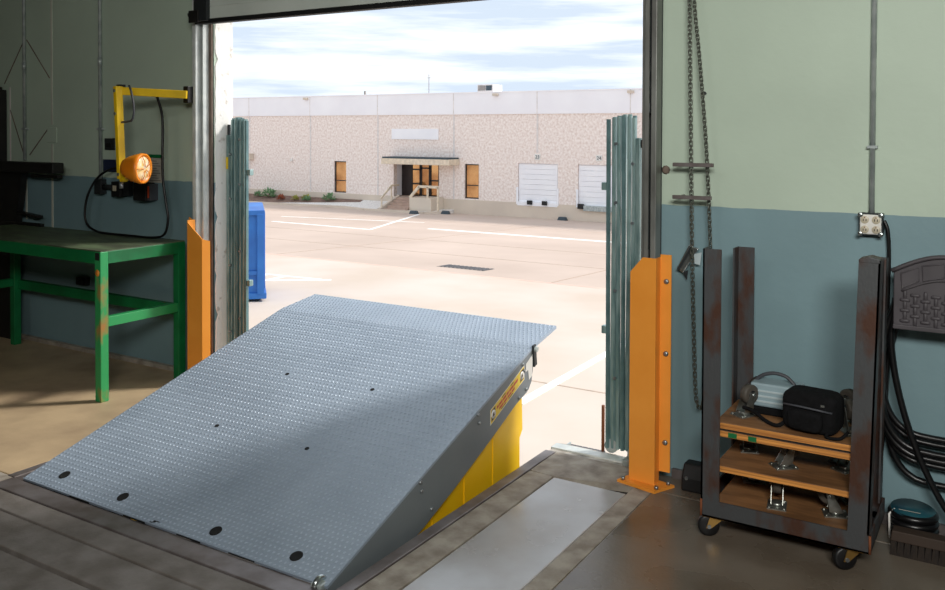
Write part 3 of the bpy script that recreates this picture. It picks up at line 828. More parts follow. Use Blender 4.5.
for i, (wd, bot, top, dy) in enumerate([(0.262, 0.415, 1.00, 0), (0.270, 0.385, 1.03, .018), (0.272, 0.33, 1.02, -.015), (0.276, 0.30, 1.05, .01), (0.265, 0.36, 1.04, -.03), (0.250, 0.22, 0.99, .02)]):
    for k in range(40):
        t = 2*math.pi*k/40
        sx = math.copysign(abs(math.cos(t))**0.5, math.cos(t)); sz = math.sin(t)
        zc, zh = (top+bot)/2, (top-bot)/2
        hp.append((-0.215+wd*sx*(0.93+0.07*(1-sz)), 4.02+dy, zc+zh*sz))
hs = thing('rubber_hose', 'black rubber hose looped in long coils over the hose hanger', 'hose', (-0.22, 4.02, 0.2))
part('coil', MB().tube(smooth_path(hp, 2), 0.0135, 8), 'hose', hs)
part('hose_tail', MB().tube(smooth_path([(-0.425, 3.99, 0.98), (-0.44, 3.99, 0.80), (-0.405, 3.985, 0.58), (-0.335, 3.98, 0.36), (-0.235, 3.98, 0.16), (-0.12, 3.97, 0.05), (0.1, 3.95, 0.015)]), 0.0135, 8), 'hose', hs)

# ------------------------------------------------------------------ floor items on the right
ck = thing('wheel_chock', 'black rubber wheel chock on the floor behind the cart post', 'chock', (-1.275, 4.03, 0))
part('block', MB().prism([(-1.315, 3.96, 0), (-1.315, 4.07, 0), (-1.315, 4.07, 0.115), (-1.315, 4.0, 0.118), (-1.315, 3.965, 0.06)], (0.11, 0, 0)), 'black', ck, 0.008)
part('eye_bolt', MB().cyl((-1.29, 3.972, 0.06), (-1.29, 3.962, 0.06), 0.008, 8), 'bolt', ck)
pk = thing('hose_pack', 'shrink wrapped coil of black hose with teal card lying against the wall', 'hose', (-0.35, 4.0, 0))
for i in range(4):
    z = 0.018+i*0.028
    part('coil', MB().tube([(-0.35+0.082*math.cos(t), 4.0+0.076*math.sin(t), z) for t in [2*math.pi*k/28 for k in range(28)]], 0.0145, 8, closed=True), 'hose', pk)
part('label_card', MB().lathe((-0.35, 4.0, 0.117), (0.05, -0.10, 1), [(0, 0.084), (0.003, 0.084)], 28), 'teal_label', pk, label='teal printed card')
part('card_print', MB().box(-0.40, 3.962, 0.1205, -0.32, 3.967, 0.1215), 'paper', pk)
part('strap', MB().tube([(-0.432, 3.955, 0.0), (-0.434, 3.95, 0.10), (-0.415, 3.965, 0.118)], 0.005, 6), 'white', pk)
br = thing('push_broom', 'dark push broom head with bristles lying on the floor near the wall', 'broom', (-0.22, 3.825, 0))
part('block', MB().hexa([(-0.415,3.820,0.045),(-0.02,3.820,0.045),(-0.02,3.890,0.045),(-0.415,3.890,0.045),(-0.41,3.825,0.085),(-0.02,3.825,0.085),(-0.02,3.885,0.085),(-0.41,3.885,0.085)]), 'broom', br, 0.004)
for i in range(16):
    x = -0.412+i*0.0245
    part('bristle_tuft', MB().hexa([(x-0.002,3.795,0),(x+0.023,3.795,0),(x+0.023,3.900,0),(x-0.002,3.900,0),(x+0.001,3.823,0.045),(x+0.02,3.823,0.045),(x+0.02,3.885,0.045),(x+0.001,3.885,0.045)]), 'bristle', br)
part('handle_socket', MB().cyl((-0.2, 3.9, 0.085), (-0.16, 3.885, 0.15), 0.018, 10), 'chrome', br)

# ------------------------------------------------------------------ steel cart
ct = thing('steel_cart', 'rusty angle iron cart with four tall corner posts on casters', 'cart', (-0.77, 3.76, 0))
A = 0.075; tk = 0.007
CX0, CX1, CY0, CY1 = -1.094, -0.452, 3.55, 3.96
def angle_post(cx, cy, sx, sy, h, dx=0.0, z0=0.158):
    """L section; (cx,cy) outer corner, legs run along +sx and +sy; dx shifts the top"""
    m = MB()
    for (ax_, ay_) in (((A, tk)), ((tk, A))):
        x0, x1 = sorted((cx, cx+sx*ax_)); y0, y1 = sorted((cy, cy+sy*ay_))
        m.hexa([(x0,y0,z0),(x1,y0,z0),(x1,y1,z0),(x0,y1,z0),(x0+dx,y0,h),(x1+dx,y0,h),(x1+dx,y1,h),(x0+dx,y1,h)])
    return m
part('post', angle_post(CX0, CY0, 1, 1, 1.186, 0.0), 'rust', ct)
pr = part('post', angle_post(CX1-0.006, CY0, -1, 1, 1.188, 0.028), 'rust', ct)
part('post', angle_post(CX0+0.03, CY1, 1, -1, 1.152, 0.0), 'rust', ct)
part('post', angle_post(CX1-0.01, CY1, -1, -1, 1.15, 0.012), 'rust', ct)
part('post_cap', MB().prism([(CX1-0.054, CY0-0.001, 1.175), (CX1+0.022, CY0-0.001, 1.175), (CX1+0.02, CY0-0.001, 1.192), (CX1-0.016, CY0-0.001, 1.20), (CX1-0.052, CY0-0.001, 1.19)], (0, 0.075, 0)), 'rust', pr, 0.004)
for (x0, y0, x1, y1, ix, iy) in ((CX0, CY0, CX1, CY0, 0, 1), (CX0, CY1, CX1, CY1, 0, -1), (CX0, CY0, CX0, CY1, 1, 0), (CX1, CY0, CX1, CY1, -1, 0)):
    m = MB()
    if ix == 0:
        m.box(x0, y0, 0.088, x1, y0+iy*tk, 0.158).box(x0, y0, 0.088, x1, y0+iy*0.07, 0.095)
    else:
        m.box(x0, y0, 0.088, x0+ix*tk, y1, 0.158).box(x0, y0, 0.088, x0+ix*0.07, y1, 0.095)
    part('frame_rail', m, 'rust', ct)
for x in (CX0+0.002, CX1-0.002):
    part('weld', MB().tube([(x, CY0-0.001, 0.09), (x, CY0-0.001, 0.158)], 0.005, 6), 'rust_weld', ct)
def cart_caster(cx, cy, ang):
    d = Vector((math.cos(ang), math.sin(ang), 0)); s = Vector((-d.y, d.x, 0))
    c = Vector((cx, cy, 0)); w = c+d*0.03+Vector((0, 0, 0.044))
    top = MB().box(cx-0.045, cy-0.035, 0.082, cx+0.045, cy+0.035, 0.088)
    for k in (-1, 1):
        o_ = s*k*0.019
        top.prism([c+o_-d*0.03+Vector((0,0,0.080)), c+o_+d*0.028+Vector((0,0,0.080)), w+o_+d*0.012-Vector((0,0,0.008)), w+o_-d*0.010-Vector((0,0,0.006))], s*k*0.004)
    f = part('caster', top, 'caster_gold', ct)
    part('wheel', MB().lathe(w-s*0.016, s, [(0, 0.036), (0.004, 0.044), (0.028, 0.044), (0.032, 0.036)], 22), 'tyre_black', f)
    part('axle_bolt', MB().cyl(w-s*0.028, w+s*0.028, 0.008, 8), 'bolt', f)
cart_caster(CX0+0.05, CY0+0.045, math.radians(205))
cart_caster(CX1-0.07, CY0+0.045, math.radians(215))
cart_caster(CX0+0.06, CY1-0.05, math.radians(160))
cart_caster(CX1-0.06, CY1-0.05, math.radians(140))

# ------------------------------------------------------------------ wooden dollies, upside down, stacked in the cart
def dolly(zt, h, layers, label, angs, marks=False, gold=()):
    """zt: top of the board; casters stand up from it, wheels h above the board"""
    x0, x1, y0, y1 = -1.045, -0.505, 3.575, 3.93
    tl = 0.026
    d_ = thing('wooden_dolly', label, 'dolly', ((x0+x1)/2, (y0+y1)/2, zt-tl*layers), 'upturned plywood dollies stacked in the cart')
    for k in range(layers):
        zz = zt-tl*k-(0.006*k)
        b = part('board', MB().box(x0, y0-0.004*k, zz-tl, x1, y1, zz), 'ply', d_, 0.002)
        part('board_edge', MB().box(x0+0.002, y0-0.004*k-0.0012, zz-tl+0.002, x1-0.002, y0-0.004*k, zz-0.002), 'ply_edge', b)
        part('board_edge', MB().box(x0-0.0012, y0+0.002, zz-tl+0.002, x0, y1-0.002, zz-0.002), 'ply_edge', b)
        if marks and k == layers-1:
            part('paint_mark', MB().box(x0+0.055, y0-0.004*k-0.002, zz-tl+0.003, x0+0.09, y0-0.004*k-0.001, zz-0.003), 'green_mark', b)
            part('paint_mark', MB().box(x0+0.135, y0-0.004*k-0.002, zz-tl+0.003, x0+0.168, y0-0.004*k-0.001, zz-0.003), 'green_mark', b)
    if layers > 1:
        part('gap_shade', MB().box(x0+0.004, y0+0.002, zt-tl-0.006, x1-0.004, y1-0.004, zt-tl), 'black', d_)  # black sheet painting the shade in the gap between the boards
    for (cx, cy, an) in angs:
        an = math.radians(an)
        dd = Vector((math.cos(an), math.sin(an), 0)); s = Vector((-dd.y, dd.x, 0)); c = Vector((cx, cy, zt))
        r = min(0.040, h*0.32); w = c+dd*0.028+Vector((0, 0, h-r))
        m = MB()
        P = [c+dd*a*0.047+s*b*0.037 for a, b in ((-1,-1),(1,-1),(1,1),(-1,1))]
        m.prism(P, (0, 0, 0.005))
        m.cyl(c+Vector((0,0,0.005)), c+Vector((0,0,0.018)), 0.024, 14)
        for k in (-1, 1):
            o_ = s*k*0.021
            m.prism([c+o_-dd*0.026+Vector((0,0,0.016)), c+o_+dd*0.026+Vector((0,0,0.016)), w+o_+dd*0.011+Vector((0,0,0.012)), w+o_-dd*0.012+Vector((0,0,0.010))], s*k*0.003)
        for a, b in ((-1,-1),(1,-1),(1,1),(-1,1)):
            q = c+dd*a*0.038+s*b*0.028
            m.cyl(q, q+Vector((0,0,0.010)), 0.006, 6)
        f = part('caster', m, 'caster', d_)
        part('wheel', MB().lathe(w-s*0.017, s, [(0, r*0.82), (0.004, r), (0.030, r), (0.034, r*0.82)], 22), 'tyre', f)
        part('hub', MB().lathe(w-s*0.019, s, [(0, r*0.45), (0.038, r*0.45)], 14), 'black', f)
        part('axle_bolt', MB().cyl(w-s*0.03, w+s*0.03, 0.006, 8), 'chrome', f)
    return d_
dolly(0.150, 0.120, 1, 'bottom plywood dolly of the stack, sitting inside the cart frame', [(-0.815, 3.66, 100), (-0.96, 3.87, 20), (-0.60, 3.70, 200), (-0.57, 3.87, 120)])
dolly(0.300, 0.112, 1, 'middle plywood dolly of the stack with a chrome caster at its front', [(-0.80, 3.70, 40), (-0.97, 3.82, 110), (-0.58, 3.80, 60), (-0.60, 3.88, 160)])
dolly(0.478, 0.125, 2, 'top plywood dolly of the stack with green marks on its edge', [(-0.965, 3.72, 60), (-0.545, 3.72, 120), (-0.97, 3.88, 20), (-0.56, 3.88, 150)], True)

# black pouch and pale case lying on the top dolly
bz = 0.479
bg = thing('nylon_bag', 'black nylon equipment bag with strap lying on the top dolly', 'bag', (-0.70, 3.68, bz))
def rounded_block(cx, cy, z0, lx, ly, lz, e=3.2, n=24, m=14, yaw=0.0, wob=0.0):
    mb = MB(); vs = []; fs = []
    for j in range(m+1):
        ph = -math.pi/2+math.pi*j/m
        for i in range(n):
            t = 2*math.pi*i/n
            def se(v, k): return math.copysign(abs(v)**k, v)
            k = 2/e
            x = se(math.cos(ph), k)*se(math.cos(t), k)*lx/2
            y = se(math.cos(ph), k)*se(math.sin(t), k)*ly/2
            z = se(math.sin(ph), k)*lz/2
            f = 1+wob*math.sin(5*t+3*ph)*math.cos(ph)
            x *= f; y *= f
            vs.append((cx+x*math.cos(yaw)-y*math.sin(yaw), cy+x*math.sin(yaw)+y*math.cos(yaw), z0+lz/2+z))
    for j in range(m):
        for i in range(n):
            i2 = (i+1) % n
            fs.append((j*n+i, j*n+i2, (j+1)*n+i2, (j+1)*n+i))
    mb.add(vs, fs, True)
    return mb
part('body', rounded_block(-0.685, 3.68, bz, 0.215, 0.145, 0.158, 5.5, yaw=math.radians(-6), wob=0.012), 'nylon', bg)
part('front_pocket', rounded_block(-0.70, 3.612, bz+0.012, 0.135, 0.05, 0.085, 4, yaw=math.radians(-8)), 'nylon', bg)
part('zip', MB().tube([(-0.785, 3.622, bz+0.103), (-0.73, 3.600, bz+0.108), (-0.66, 3.592, bz+0.106), (-0.60, 3.602, bz+0.098)], 0.004, 6), 'handle_grey', bg)
part('buckle', MB().box(-0.642, 3.598, bz+0.118, -0.628, 3.604, bz+0.126), 'chrome', bg)
part('strap', MB().tube(smooth_path([(-0.775, 3.66, bz+0.03), (-0.81, 3.63, bz+0.008), (-0.86, 3.65, bz+0.012), (-0.92, 3.68, bz+0.035), (-0.955, 3.66, bz+0.05)]), 0.008, 6), 'nylon', bg)
part('strap', MB().tube(smooth_path([(-0.60, 3.64, bz+0.03), (-0.62, 3.595, bz+0.008), (-0.57, 3.59, bz+0.010), (-0.545, 3.62, bz+0.03)]), 0.007, 6), 'nylon', bg)
cs = thing('tool_case', 'pale blue grey tool case with arched grey handle behind the bag', 'case', (-0.86, 3.815, bz))
part('body', MB().box(-0.955, 3.770, bz+0.03, -0.755, 3.880, bz+0.128), 'case', cs, 0.008)
part('base', MB().box(-0.965, 3.760, bz, -0.745, 3.890, bz+0.03), 'nylon', cs, 0.006)
for z in (0.05, 0.072, 0.094):
    part('rib', MB().box(-0.953, 3.766, bz+z, -0.757, 3.771, bz+z+0.007), 'case_line', cs)
part('handle', MB().tube(smooth_path([(-0.945, 3.825, bz+0.125), (-0.915, 3.825, bz+0.150), (-0.87, 3.825, bz+0.164), (-0.82, 3.825, bz+0.156), (-0.785, 3.825, bz+0.125)]), 0.008, 8), 'handle_grey', cs)

# ------------------------------------------------------------------ green workbench
tb = thing('workbench', 'green steel workbench with scuffed top and worn front leg', 'workbench', (-5.7, 3.69, 0))
TX0, TX1, TY0, TY1, TZ = -6.66, -4.735, 3.36, 4.0, 0.925
part('top', MB().box(TX0, TY0+0.004, TZ-0.006, TX1-0.004, TY1, TZ), 'bench_top', tb)
part('apron', MB().box(TX0, TY0, TZ-0.082, TX1-0.055, TY0+0.05, TZ-0.006), 'green', tb, 0.003)
part('apron', MB().box(TX1-0.05, TY0+0.052, TZ-0.082, TX1, TY1-0.052, TZ-0.006), 'green', tb, 0.003)
part('apron', MB().box(TX0, TY1-0.05, TZ-0.082, TX1-0.055, TY1, TZ-0.006), 'green', tb, 0.003)
def leg(x, y, m, lab=None):
    return part('leg', MB().box(x-0.028, y-0.028, 0, x+0.028, y+0.028, TZ-0.007), m, tb, 0.004, lab)
lf = leg(TX1-0.028, TY0+0.026, 'green_sunlit_rust', 'worn green leg with rust')
part('tube_end', MB().box(TX1-0.049, TY0-0.0035, TZ-0.058, TX1-0.009, TY0-0.002, TZ-0.012), 'hole', lf)
part('sticker', MB().lathe((TX1-0.029, TY0-0.002, TZ-0.135), (0, -1, 0), [(0, 0.021), (0.001, 0.021)], 16), 'orange', lf, label='round orange sticker')
leg(TX1-0.028, TY1-0.028, 'green')
leg(TX0+0.06, TY1-0.06, 'green')
leg(TX0+0.06, TY0+0.028, 'green')
part('side_rail', MB().box(TX1-0.05, TY0+0.055, 0.455, TX1-0.005, TY1-0.057, 0.515), 'green_sunlit_rust', tb, 0.003)
part('back_rail', MB().box(TX0+0.09, TY1-0.055, 0.43, TX1-0.057, TY1-0.01, 0.50), 'green', tb, 0.003)
part('side_rail', MB().box(TX0+0.035, TY0+0.057, 0.455, TX0+0.08, TY1-0.09, 0.515), 'green', tb, 0.003)
ws = thing('wall_socket', 'small black wall socket below the workbench top', 'socket', (-5.93, 4.08, 0.50))
part('box', MB().box(-6.02, 4.06, 0.50, -5.90, 4.0995, 0.56), 'black', ws, 0.004)
part('plug', MB().cyl((-5.93, 4.06, 0.53), (-5.93, 4.03, 0.53), 0.02, 10), 'hole', ws)

# dark items at the far left
rk = thing('cantilever_rack', 'black steel cantilever rack with one arm behind the workbench', 'rack', (-6.75, 3.93, 0))
part('upright', MB().box(-7.12, 4.01, 0, -6.955, 4.09, 1.98), 'black_steel', rk, 0.005)
part('hook', MB().bar((-7.0, 4.03, 1.985), (-6.93, 4.03, 1.99), 0.02, 0.022), 'black_steel', rk)
part('arm', MB().box(-7.1, 3.91, 1.335, -6.07, 4.005, 1.415), 'black_steel', rk, 0.008)
part('gusset', MB().prism([(-7.1, 4.01, 1.334), (-6.62, 4.01, 1.334), (-6.74, 4.01, 0.80), (-6.76, 4.01, 0.0), (-7.1, 4.01, 0.0)], (0, 0.05, 0)), 'black_steel', rk)
part('arm_pad', MB().box(-6.50, 4.005, 1.295, -6.16, 4.05, 1.318), 'black_steel', rk)
bk = thing('flat_black_bracket', 'flat black bar leaning on the wall just above the workbench', 'bracket', (-6.5, 4.06, 0.99))
part('bar', MB().bar((-6.78, 4.03, 1.02), (-6.42, 4.03, 0.99), 0.05, 0.016), 'black_steel', bk)
part('bar', MB().bar((-6.80, 3.975, 0.938), (-6.30, 3.975, 0.936), 0.03, 0.022), 'black_steel', bk)

# conduits on the left wall
for (x, zb_, lab) in ((-6.70, 1.42, 'bare conduit on the far left wall ending above the black rack arm'), (-5.748, 1.30, 'thin conduit on the left wall above the dark wall boxes')):
    c = thing('conduit', lab, 'conduit', (x, 4.08, zb_), 'wall conduits')
    part('pipe', MB().cyl((x, 4.083, zb_), (x, 4.083, CEIL-0.01), 0.013, 10), 'galv', c)
    part('coupling', MB().cyl((x, 4.082, 2.13), (x, 4.082, 2.19), 0.0165, 10), 'galv', c)
    part('strap', MB().box(x-0.03, 4.072, 1.66, x+0.03, 4.0995, 1.675), 'galv', c)

# ------------------------------------------------------------------ dock light
dl = thing('dock_light', 'yellow swing arm dock light with round orange lamp head', 'lamp', (-4.72, 4.0, 1.89))
part('mount', MB().box(-4.700, 3.955, 1.84, -4.655, 4.0, 1.95), 'black_steel', dl, 0.004)
P0 = Vector((-4.655, 3.95, 1.893)); P1 = Vector((-5.01, 3.72, 1.916)); P2 = Vector((-4.975, 3.72, 1.352))
part('upper_arm', MB().bar(P0, P1+(P1-P0).normalized()*0.02, 0.034, 0.052), 'lamp_yellow', dl, 0.004)
part('lower_arm', MB().bar(P1+Vector((0, -0.032, 0.03)), P2+Vector((0, -0.032, -0.01)), 0.052, 0.03, up=(1, 0, 0)), 'lamp_yellow', dl, 0.004)
for q in (P1, P2+Vector((0, 0, 0.02)), P1+Vector((0.004, 0, -0.15))):
    part('pivot_bolt', MB().cyl(q+Vector((0, -0.06, 0)), q+Vector((0, -0.03, 0)), 0.011, 10), 'bolt', dl)
part('elbow_cap', MB().box(P1.x-0.035, P1.y-0.02, P1.z+0.022, P1.x+0.012, P1.y+0.02, P1.z+0.042), 'black', dl, 0.003)
HC = Vector((-4.845, 3.69, 1.415)); HD = Vector((0.93, 0.36, -0.03)).normalized()
yk = part('yoke', MB().bar(P2+Vector((0, -0.03, 0.0)), HC-HD*0.02, 0.05, 0.07), 'lamp_yellow', dl, 0.004)
part('yoke_bolt', MB().cyl(P2+Vector((0.02, -0.05, -0.07)), P2+Vector((0.02, -0.05, -0.03)), 0.014, 10), 'bolt', yk)
hd_ = part('lamp_head', MB().lathe(HC-HD*0.10, HD, [(0.02, 0.042), (0.03, 0.056), (0.07, 0.078), (0.125, 0.094), (0.145, 0.099), (0.165, 0.097), (0.166, 0.085), (0.152, 0.081)], 28), 'lamp_orange', dl, label='round orange lamp head')
part('lens', MB().lathe(HC+HD*0.052, HD, [(0, 0.083), (0.010, 0.072), (0.016, 0.042), (0.018, 0.01)], 28), 'lens', hd_)
for k in range(5):
    a = 2*math.pi*k/5
    u = HD.cross(Vector((0, 0, 1))).normalized(); v = u.cross(HD)
    r = u*math.cos(a)+v*math.sin(a)
    part('cage_wire', MB().tube([HC+HD*0.075+r*0.012, HC+HD*0.078+r*0.05, HC+HD*0.066+r*0.086], 0.0026, 5), 'lamp_orange', hd_)
part('cable', MB().tube(smooth_path([(-4.945, 3.725, 1.95), (-4.90, 3.71, 1.90), (-4.865, 3.70, 1.80), (-4.88, 3.70, 1.73), (-4.93, 3.70, 1.715), (-4.985, 3.695, 1.71), (-5.0, 3.695, 1.695)]), 0.007, 8), 'handle_grey', dl)
whole('lamp_cord', MB().tube(smooth_path([(-4.875, 3.88, 1.90), (-4.876, 3.93, 1.75), (-4.875, 3.93, 1.5), (-4.871, 3.93, 1.328), (-4.835, 3.93, 1.15), (-4.822, 3.93, 1.06), (-4.86, 3.93, 0.965), (-4.97, 3.925, 0.936), (-5.2, 3.92, 0.935), (-5.47, 3.92, 0.935), (-5.60, 3.93, 0.945), (-5.69, 3.93, 0.985), (-5.715, 3.93, 1.07), (-5.69, 3.94, 1.2), (-5.62, 3.97, 1.32), (-5.5, 4.0, 1.385), (-5.36, 4.05, 1.40)]), 0.0085, 8),
      'black_cord', 'black lamp cord looping down onto the workbench from the lamp arm', 'cord', (-5.3, 3.93, 0.93))
# boxes and papers around the lamp on the left wall
sg = thing('wall_sign', 'small dark blue sign on the wall behind the lamp arm', 'sign', (-5.65, 4.09, 1.36))
part('plate', MB().box(-5.73, 4.09, 1.355, -5.52, 4.0995, 1.445), 'navy', sg, 0.002)
cb_ = thing('cord_box', 'dark receptacle boxes joined by a conduit below the blue sign', 'outlet', (-5.65, 4.07, 1.19))
part('box', MB().box(-5.78, 4.05, 1.19, -5.70, 4.0995, 1.30), 'dark_steel', cb_, 0.004)
part('cross_pipe', MB().cyl((-5.70, 4.075, 1.245), (-5.56, 4.075, 1.245), 0.02, 10), 'dark_steel', cb_)
b2 = part('box', MB().box(-5.57, 4.04, 1.18, -5.47, 4.0995, 1.29), 'black', cb_, 0.004)
part('socket_face', MB().box(-5.545, 4.034, 1.222, -5.508, 4.04, 1.262), 'outlet', b2, 0.002)
part('end_box', MB().box(-5.46, 4.06, 1.19, -5.40, 4.0995, 1.30), 'dark_steel', cb_, 0.004)
sw = thing('switch_box', 'tiny dark switch plate on the cream wall beside the thin conduit', 'switch', (-5.66, 4.09, 1.51))
part('plate', MB().box(-5.71, 4.088, 1.515, -5.60, 4.0995, 1.60), 'dark_steel', sw, 0.003)
part('toggle', MB().box(-5.68, 4.08, 1.535, -5.63, 4.088, 1.565), 'black', sw)
ps = thing('instruction_sheet', 'pale printed instruction sheet with a green clip on the wall behind the lamp', 'poster', (-5.14, 4.09, 1.29))
part('sheet', MB().box(-5.26, 4.095, 1.292, -5.085, 4.0995, 1.465), 'paper', ps)
part('clip', MB().box(-5.27, 4.085, 1.468, -5.08, 4.0995, 1.49), 'green_mark', ps, 0.002)
for k in range(9):
    part('text_line', MB().box(-5.25, 4.094, 1.305+k*0.017, -5.10-0.02*(k % 3), 4.0951, 1.311+k*0.017), 'ink', ps)
dv = thing('control_box', 'black control box with a pale side on the wall under the instruction sheet', 'control box', (-5.2, 4.06, 1.165))
part('case', MB().box(-5.30, 4.02, 1.165, -5.165, 4.0995, 1.292), 'black', dv, 0.006)
part('side_panel', MB().box(-5.165, 4.03, 1.17, -5.13, 4.0995, 1.285), 'handle_grey', dv, 0.004)
part('indicator_strip', MB().box(-5.15, 4.024, 1.19, -5.14, 4.03, 1.27), 'decal_red', dv)

# ------------------------------------------------------------------ outdoors: sloping yard
SL = 0.041
def gz(y): return -1.2-SL*(y-4.3)
def gplate(x0, y0, x1, y1, h=0.0, t=0.3):
    return MB().hexa([(x0,y0,gz(y0)-t),(x1,y0,gz(y0)-t),(x1,y1,gz(y1)-t),(x0,y1,gz(y1)-t),(x0,y0,gz(y0)+h),(x1,y0,gz(y0)+h),(x1,y1,gz(y1)+h),(x0,y1,gz(y1)+h)])
gd = struct('ground', gplate(-110, 17.86, 70, 110), 'ground_far', 'tan concrete truck yard sloping gently away from the dock', 'ground')
part('apron', gplate(-110, 4.0, 70, 17.74), 'ground_near', gd, label='pale concrete apron in front of the dock')
part('red_line', gplate(-110, 17.741, 70, 17.859, 0.002), 'red_line', gd)
for y in (21.2, 24.6, 32.5):
    part('paving_joint', gplate(-60, y, 20, y+0.05, 0.003), 'crack', gd)
part('paving_joint', gplate(-60, 9.6, 20, 9.63, 0.003), 'crack', gd)
for x in (-9.0, -17.5, -26):
    part('paving_joint', gplate(x, 17.9, x+0.05, 38, 0.003), 'crack', gd)
def gline(a, b, w, name='painted_line', m='white_line'):
    a = Vector((a[0], a[1], gz(a[1])+0.002)); b = Vector((b[0], b[1], gz(b[1])+0.002))
    return part(name, MB().bar(a, b, w, 0.01), m, gd)
gline((-26.5, 26.9), (-21.1, 26.65), 0.16)
gline((-21.15, 26.66), (-25.6, 36.2), 0.14)
gline((-19.9, 28.78), (-5, 28.85), 0.28)
gline((-28.5, 29.5), (-22, 31.5), 0.12)
gline((-4.72, 8.6), (-5.10, 13.3), 0.12)
gline((-15.2, 14.6), (-13.12, 14.81), 0.10)
gline((-14.6, 13.2), (-12.9, 14.9), 0.10)
gline((-14.4, 13.4), (-14.6, 14.7), 0.10)
gline((-13.9, 13.9), (-14.1, 14.75), 0.10)
gt_ = thing('drain_grate', 'long iron drain grate set in the yard paving', 'grate', (-11.9, 18.9, gz(18.9)))
gm = part('frame', gplate(-12.62, 18.62, -11.22, 19.18, 0.006), 'grate', gt_)
for k in range(11):
    part('grate_bar', gplate(-12.55+k*0.125, 18.66, -12.55+k*0.125+0.06, 19.14, 0.016), 'handle_grey', gt_)

# blue skip at the left
SX, SY = -11.88, 11.85; SZ = gz(SY)
sk_ = thing('blue_skip', 'blue steel waste skip with ribbed side standing in the yard', 'skip', (SX, SY, SZ))
part('body', MB().box(-14.2, SY+0.02, SZ+0.16, SX-0.03, SY+1.8, SZ+1.68), 'blue', sk_, 0.01)
part('floor_rail', MB().box(-14.25, SY-0.04, SZ+0.06, SX+0.04, SY+1.86, SZ+0.17), 'blue', sk_, 0.01)
part('top_rail', MB().box(-14.25, SY-0.04, SZ+1.61, SX+0.01, SY+1.86, SZ+1.70), 'blue', sk_, 0.01)
for k in range(5):
    x = SX-0.13-k*0.52
    part('rib', MB().box(x, SY-0.05, SZ+0.15, x+0.13, SY+0.03, SZ+1.63), 'blue', sk_, 0.008)
part('cross_rail', MB().box(-14.2, SY-0.03, SZ+0.50, SX-0.13, SY+0.03, SZ+0.58), 'blue', sk_, 0.005)
for (y) in (SY+0.5, SY+1.1, SY+1.6):
    part('rib', MB().box(SX-0.04, y, SZ+0.15, SX+0.03, y+0.12, SZ+1.63), 'blue', sk_, 0.008)
for (x) in (-12.0, -14.0):
    part('wheel', MB().cyl((x, SY+0.1, SZ+0.055), (x, SY+0.25, SZ+0.055), 0.055, 12), 'dark_steel', sk_)

sk_.rotation_euler = (0, 0, math.radians(46.5))

# ------------------------------------------------------------------ the building across the yard
YF = 38.5
ZG = gz(YF)
bd = thing('warehouse_building', 'long aggregate faced warehouse with white parapet across the yard', 'building', (-25, YF, ZG))
BX0, BX1 = -75, 12
ZP = -1.86; ZBND = 2.53; ZT = 3.62
def rect_wall(x0, x1, z0, z1, openings, y0, y1, m):
    """solid wall with rectangular holes, in vertical strips"""
    mb = MB(); xs = sorted({x0, x1} | {v for o_ in openings for v in o_[:2]})
    for a, b in zip(xs[:-1], xs[1:]):
        cuts = sorted((o_[2], o_[3]) for o_ in openings if o_[0] <= a+1e-6 and o_[1] >= b-1e-6)
        z = z0
        for c0, c1 in cuts:
            if c0 > z+1e-6: mb.box(a, y0, z, b, y1, c0)
            z = max(z, c1)
        if z < z1-1e-6: mb.box(a, y0, z, b, y1, z1)
    return mb
wins = [(-33.13, -32.25, -1.83, -0.05), (-24.36, -23.50, -1.80, -0.02)]
ent = (-28.92, -25.95, ZP, -0.09)
docks = [(-21.23, -19.02, -1.95, 0.10), (-17.96, -15.75, -1.95, 0.10), (-14.85, -12.6, -1.95, 0.10)]
ops = wins+[ent]+docks
part('wall', rect_wall(BX0, BX1, ZP, ZBND, ops, YF, YF+0.3, 'agg'), 'agg', bd)
part('plinth', rect_wall(BX0, BX1, ZG-0.5, ZP, [(a, b, c, ZP) for a, b, c, d in docks], YF-0.04, YF+0.3, 'plinth'), 'plinth', bd)
part('parapet', MB().box(BX0, YF-0.06, ZBND, BX1, YF+0.3, ZT), 'band', bd)
part('coping', MB().box(BX0, YF-0.09, ZT, BX1, YF+0.35, ZT+0.05), 'band', bd)
part('roof', MB().box(BX0, YF+0.3, ZBND+0.4, BX1, YF+22, ZBND+0.5), 'band', bd)
part('back_wall', MB().box(BX0, YF+21.8, ZG-2, BX1, YF+22, ZBND+0.5), 'plinth', bd)
for x in (-44.5, -39.8, -34.9, -29.99, -25.02, -20.14, -15.3, -10.4):
    zb_ = 0.62 if x in (-20.14,) else (0.6 if x == -15.3 else ZP)
    part('panel_seam', MB().box(x-0.05, YF-0.012, zb_, x+0.05, YF, ZBND), 'seam', bd)
    part('panel_seam', MB().box(x-0.02, YF-0.068, ZBND, x+0.02, YF-0.06, ZT), 'seam', bd)
for (x0, x1, z0, z1) in wins:
    f = MB()
    for (a, b, c, d) in ((x0, x0+0.06, z0, z1), (x1-0.06, x1, z0, z1), (x0, x1, z0, z0+0.06), (x0, x1, z1-0.06, z1), (x0, x1, z0+0.66, z0+0.71)):
        f.box(a, YF+0.08, c, b, YF+0.15, d)
    w_ = part('window', f, 'bronze', bd)
    part('pane', MB().box(x0+0.05, YF+0.11, z0+0.05, x1-0.05, YF+0.12, z0+0.67), 'pane', w_)
    part('pane', MB().box(x0+0.05, YF+0.11, z0+0.70, x1-0.05, YF+0.12, z1-0.05), 'pane', w_)
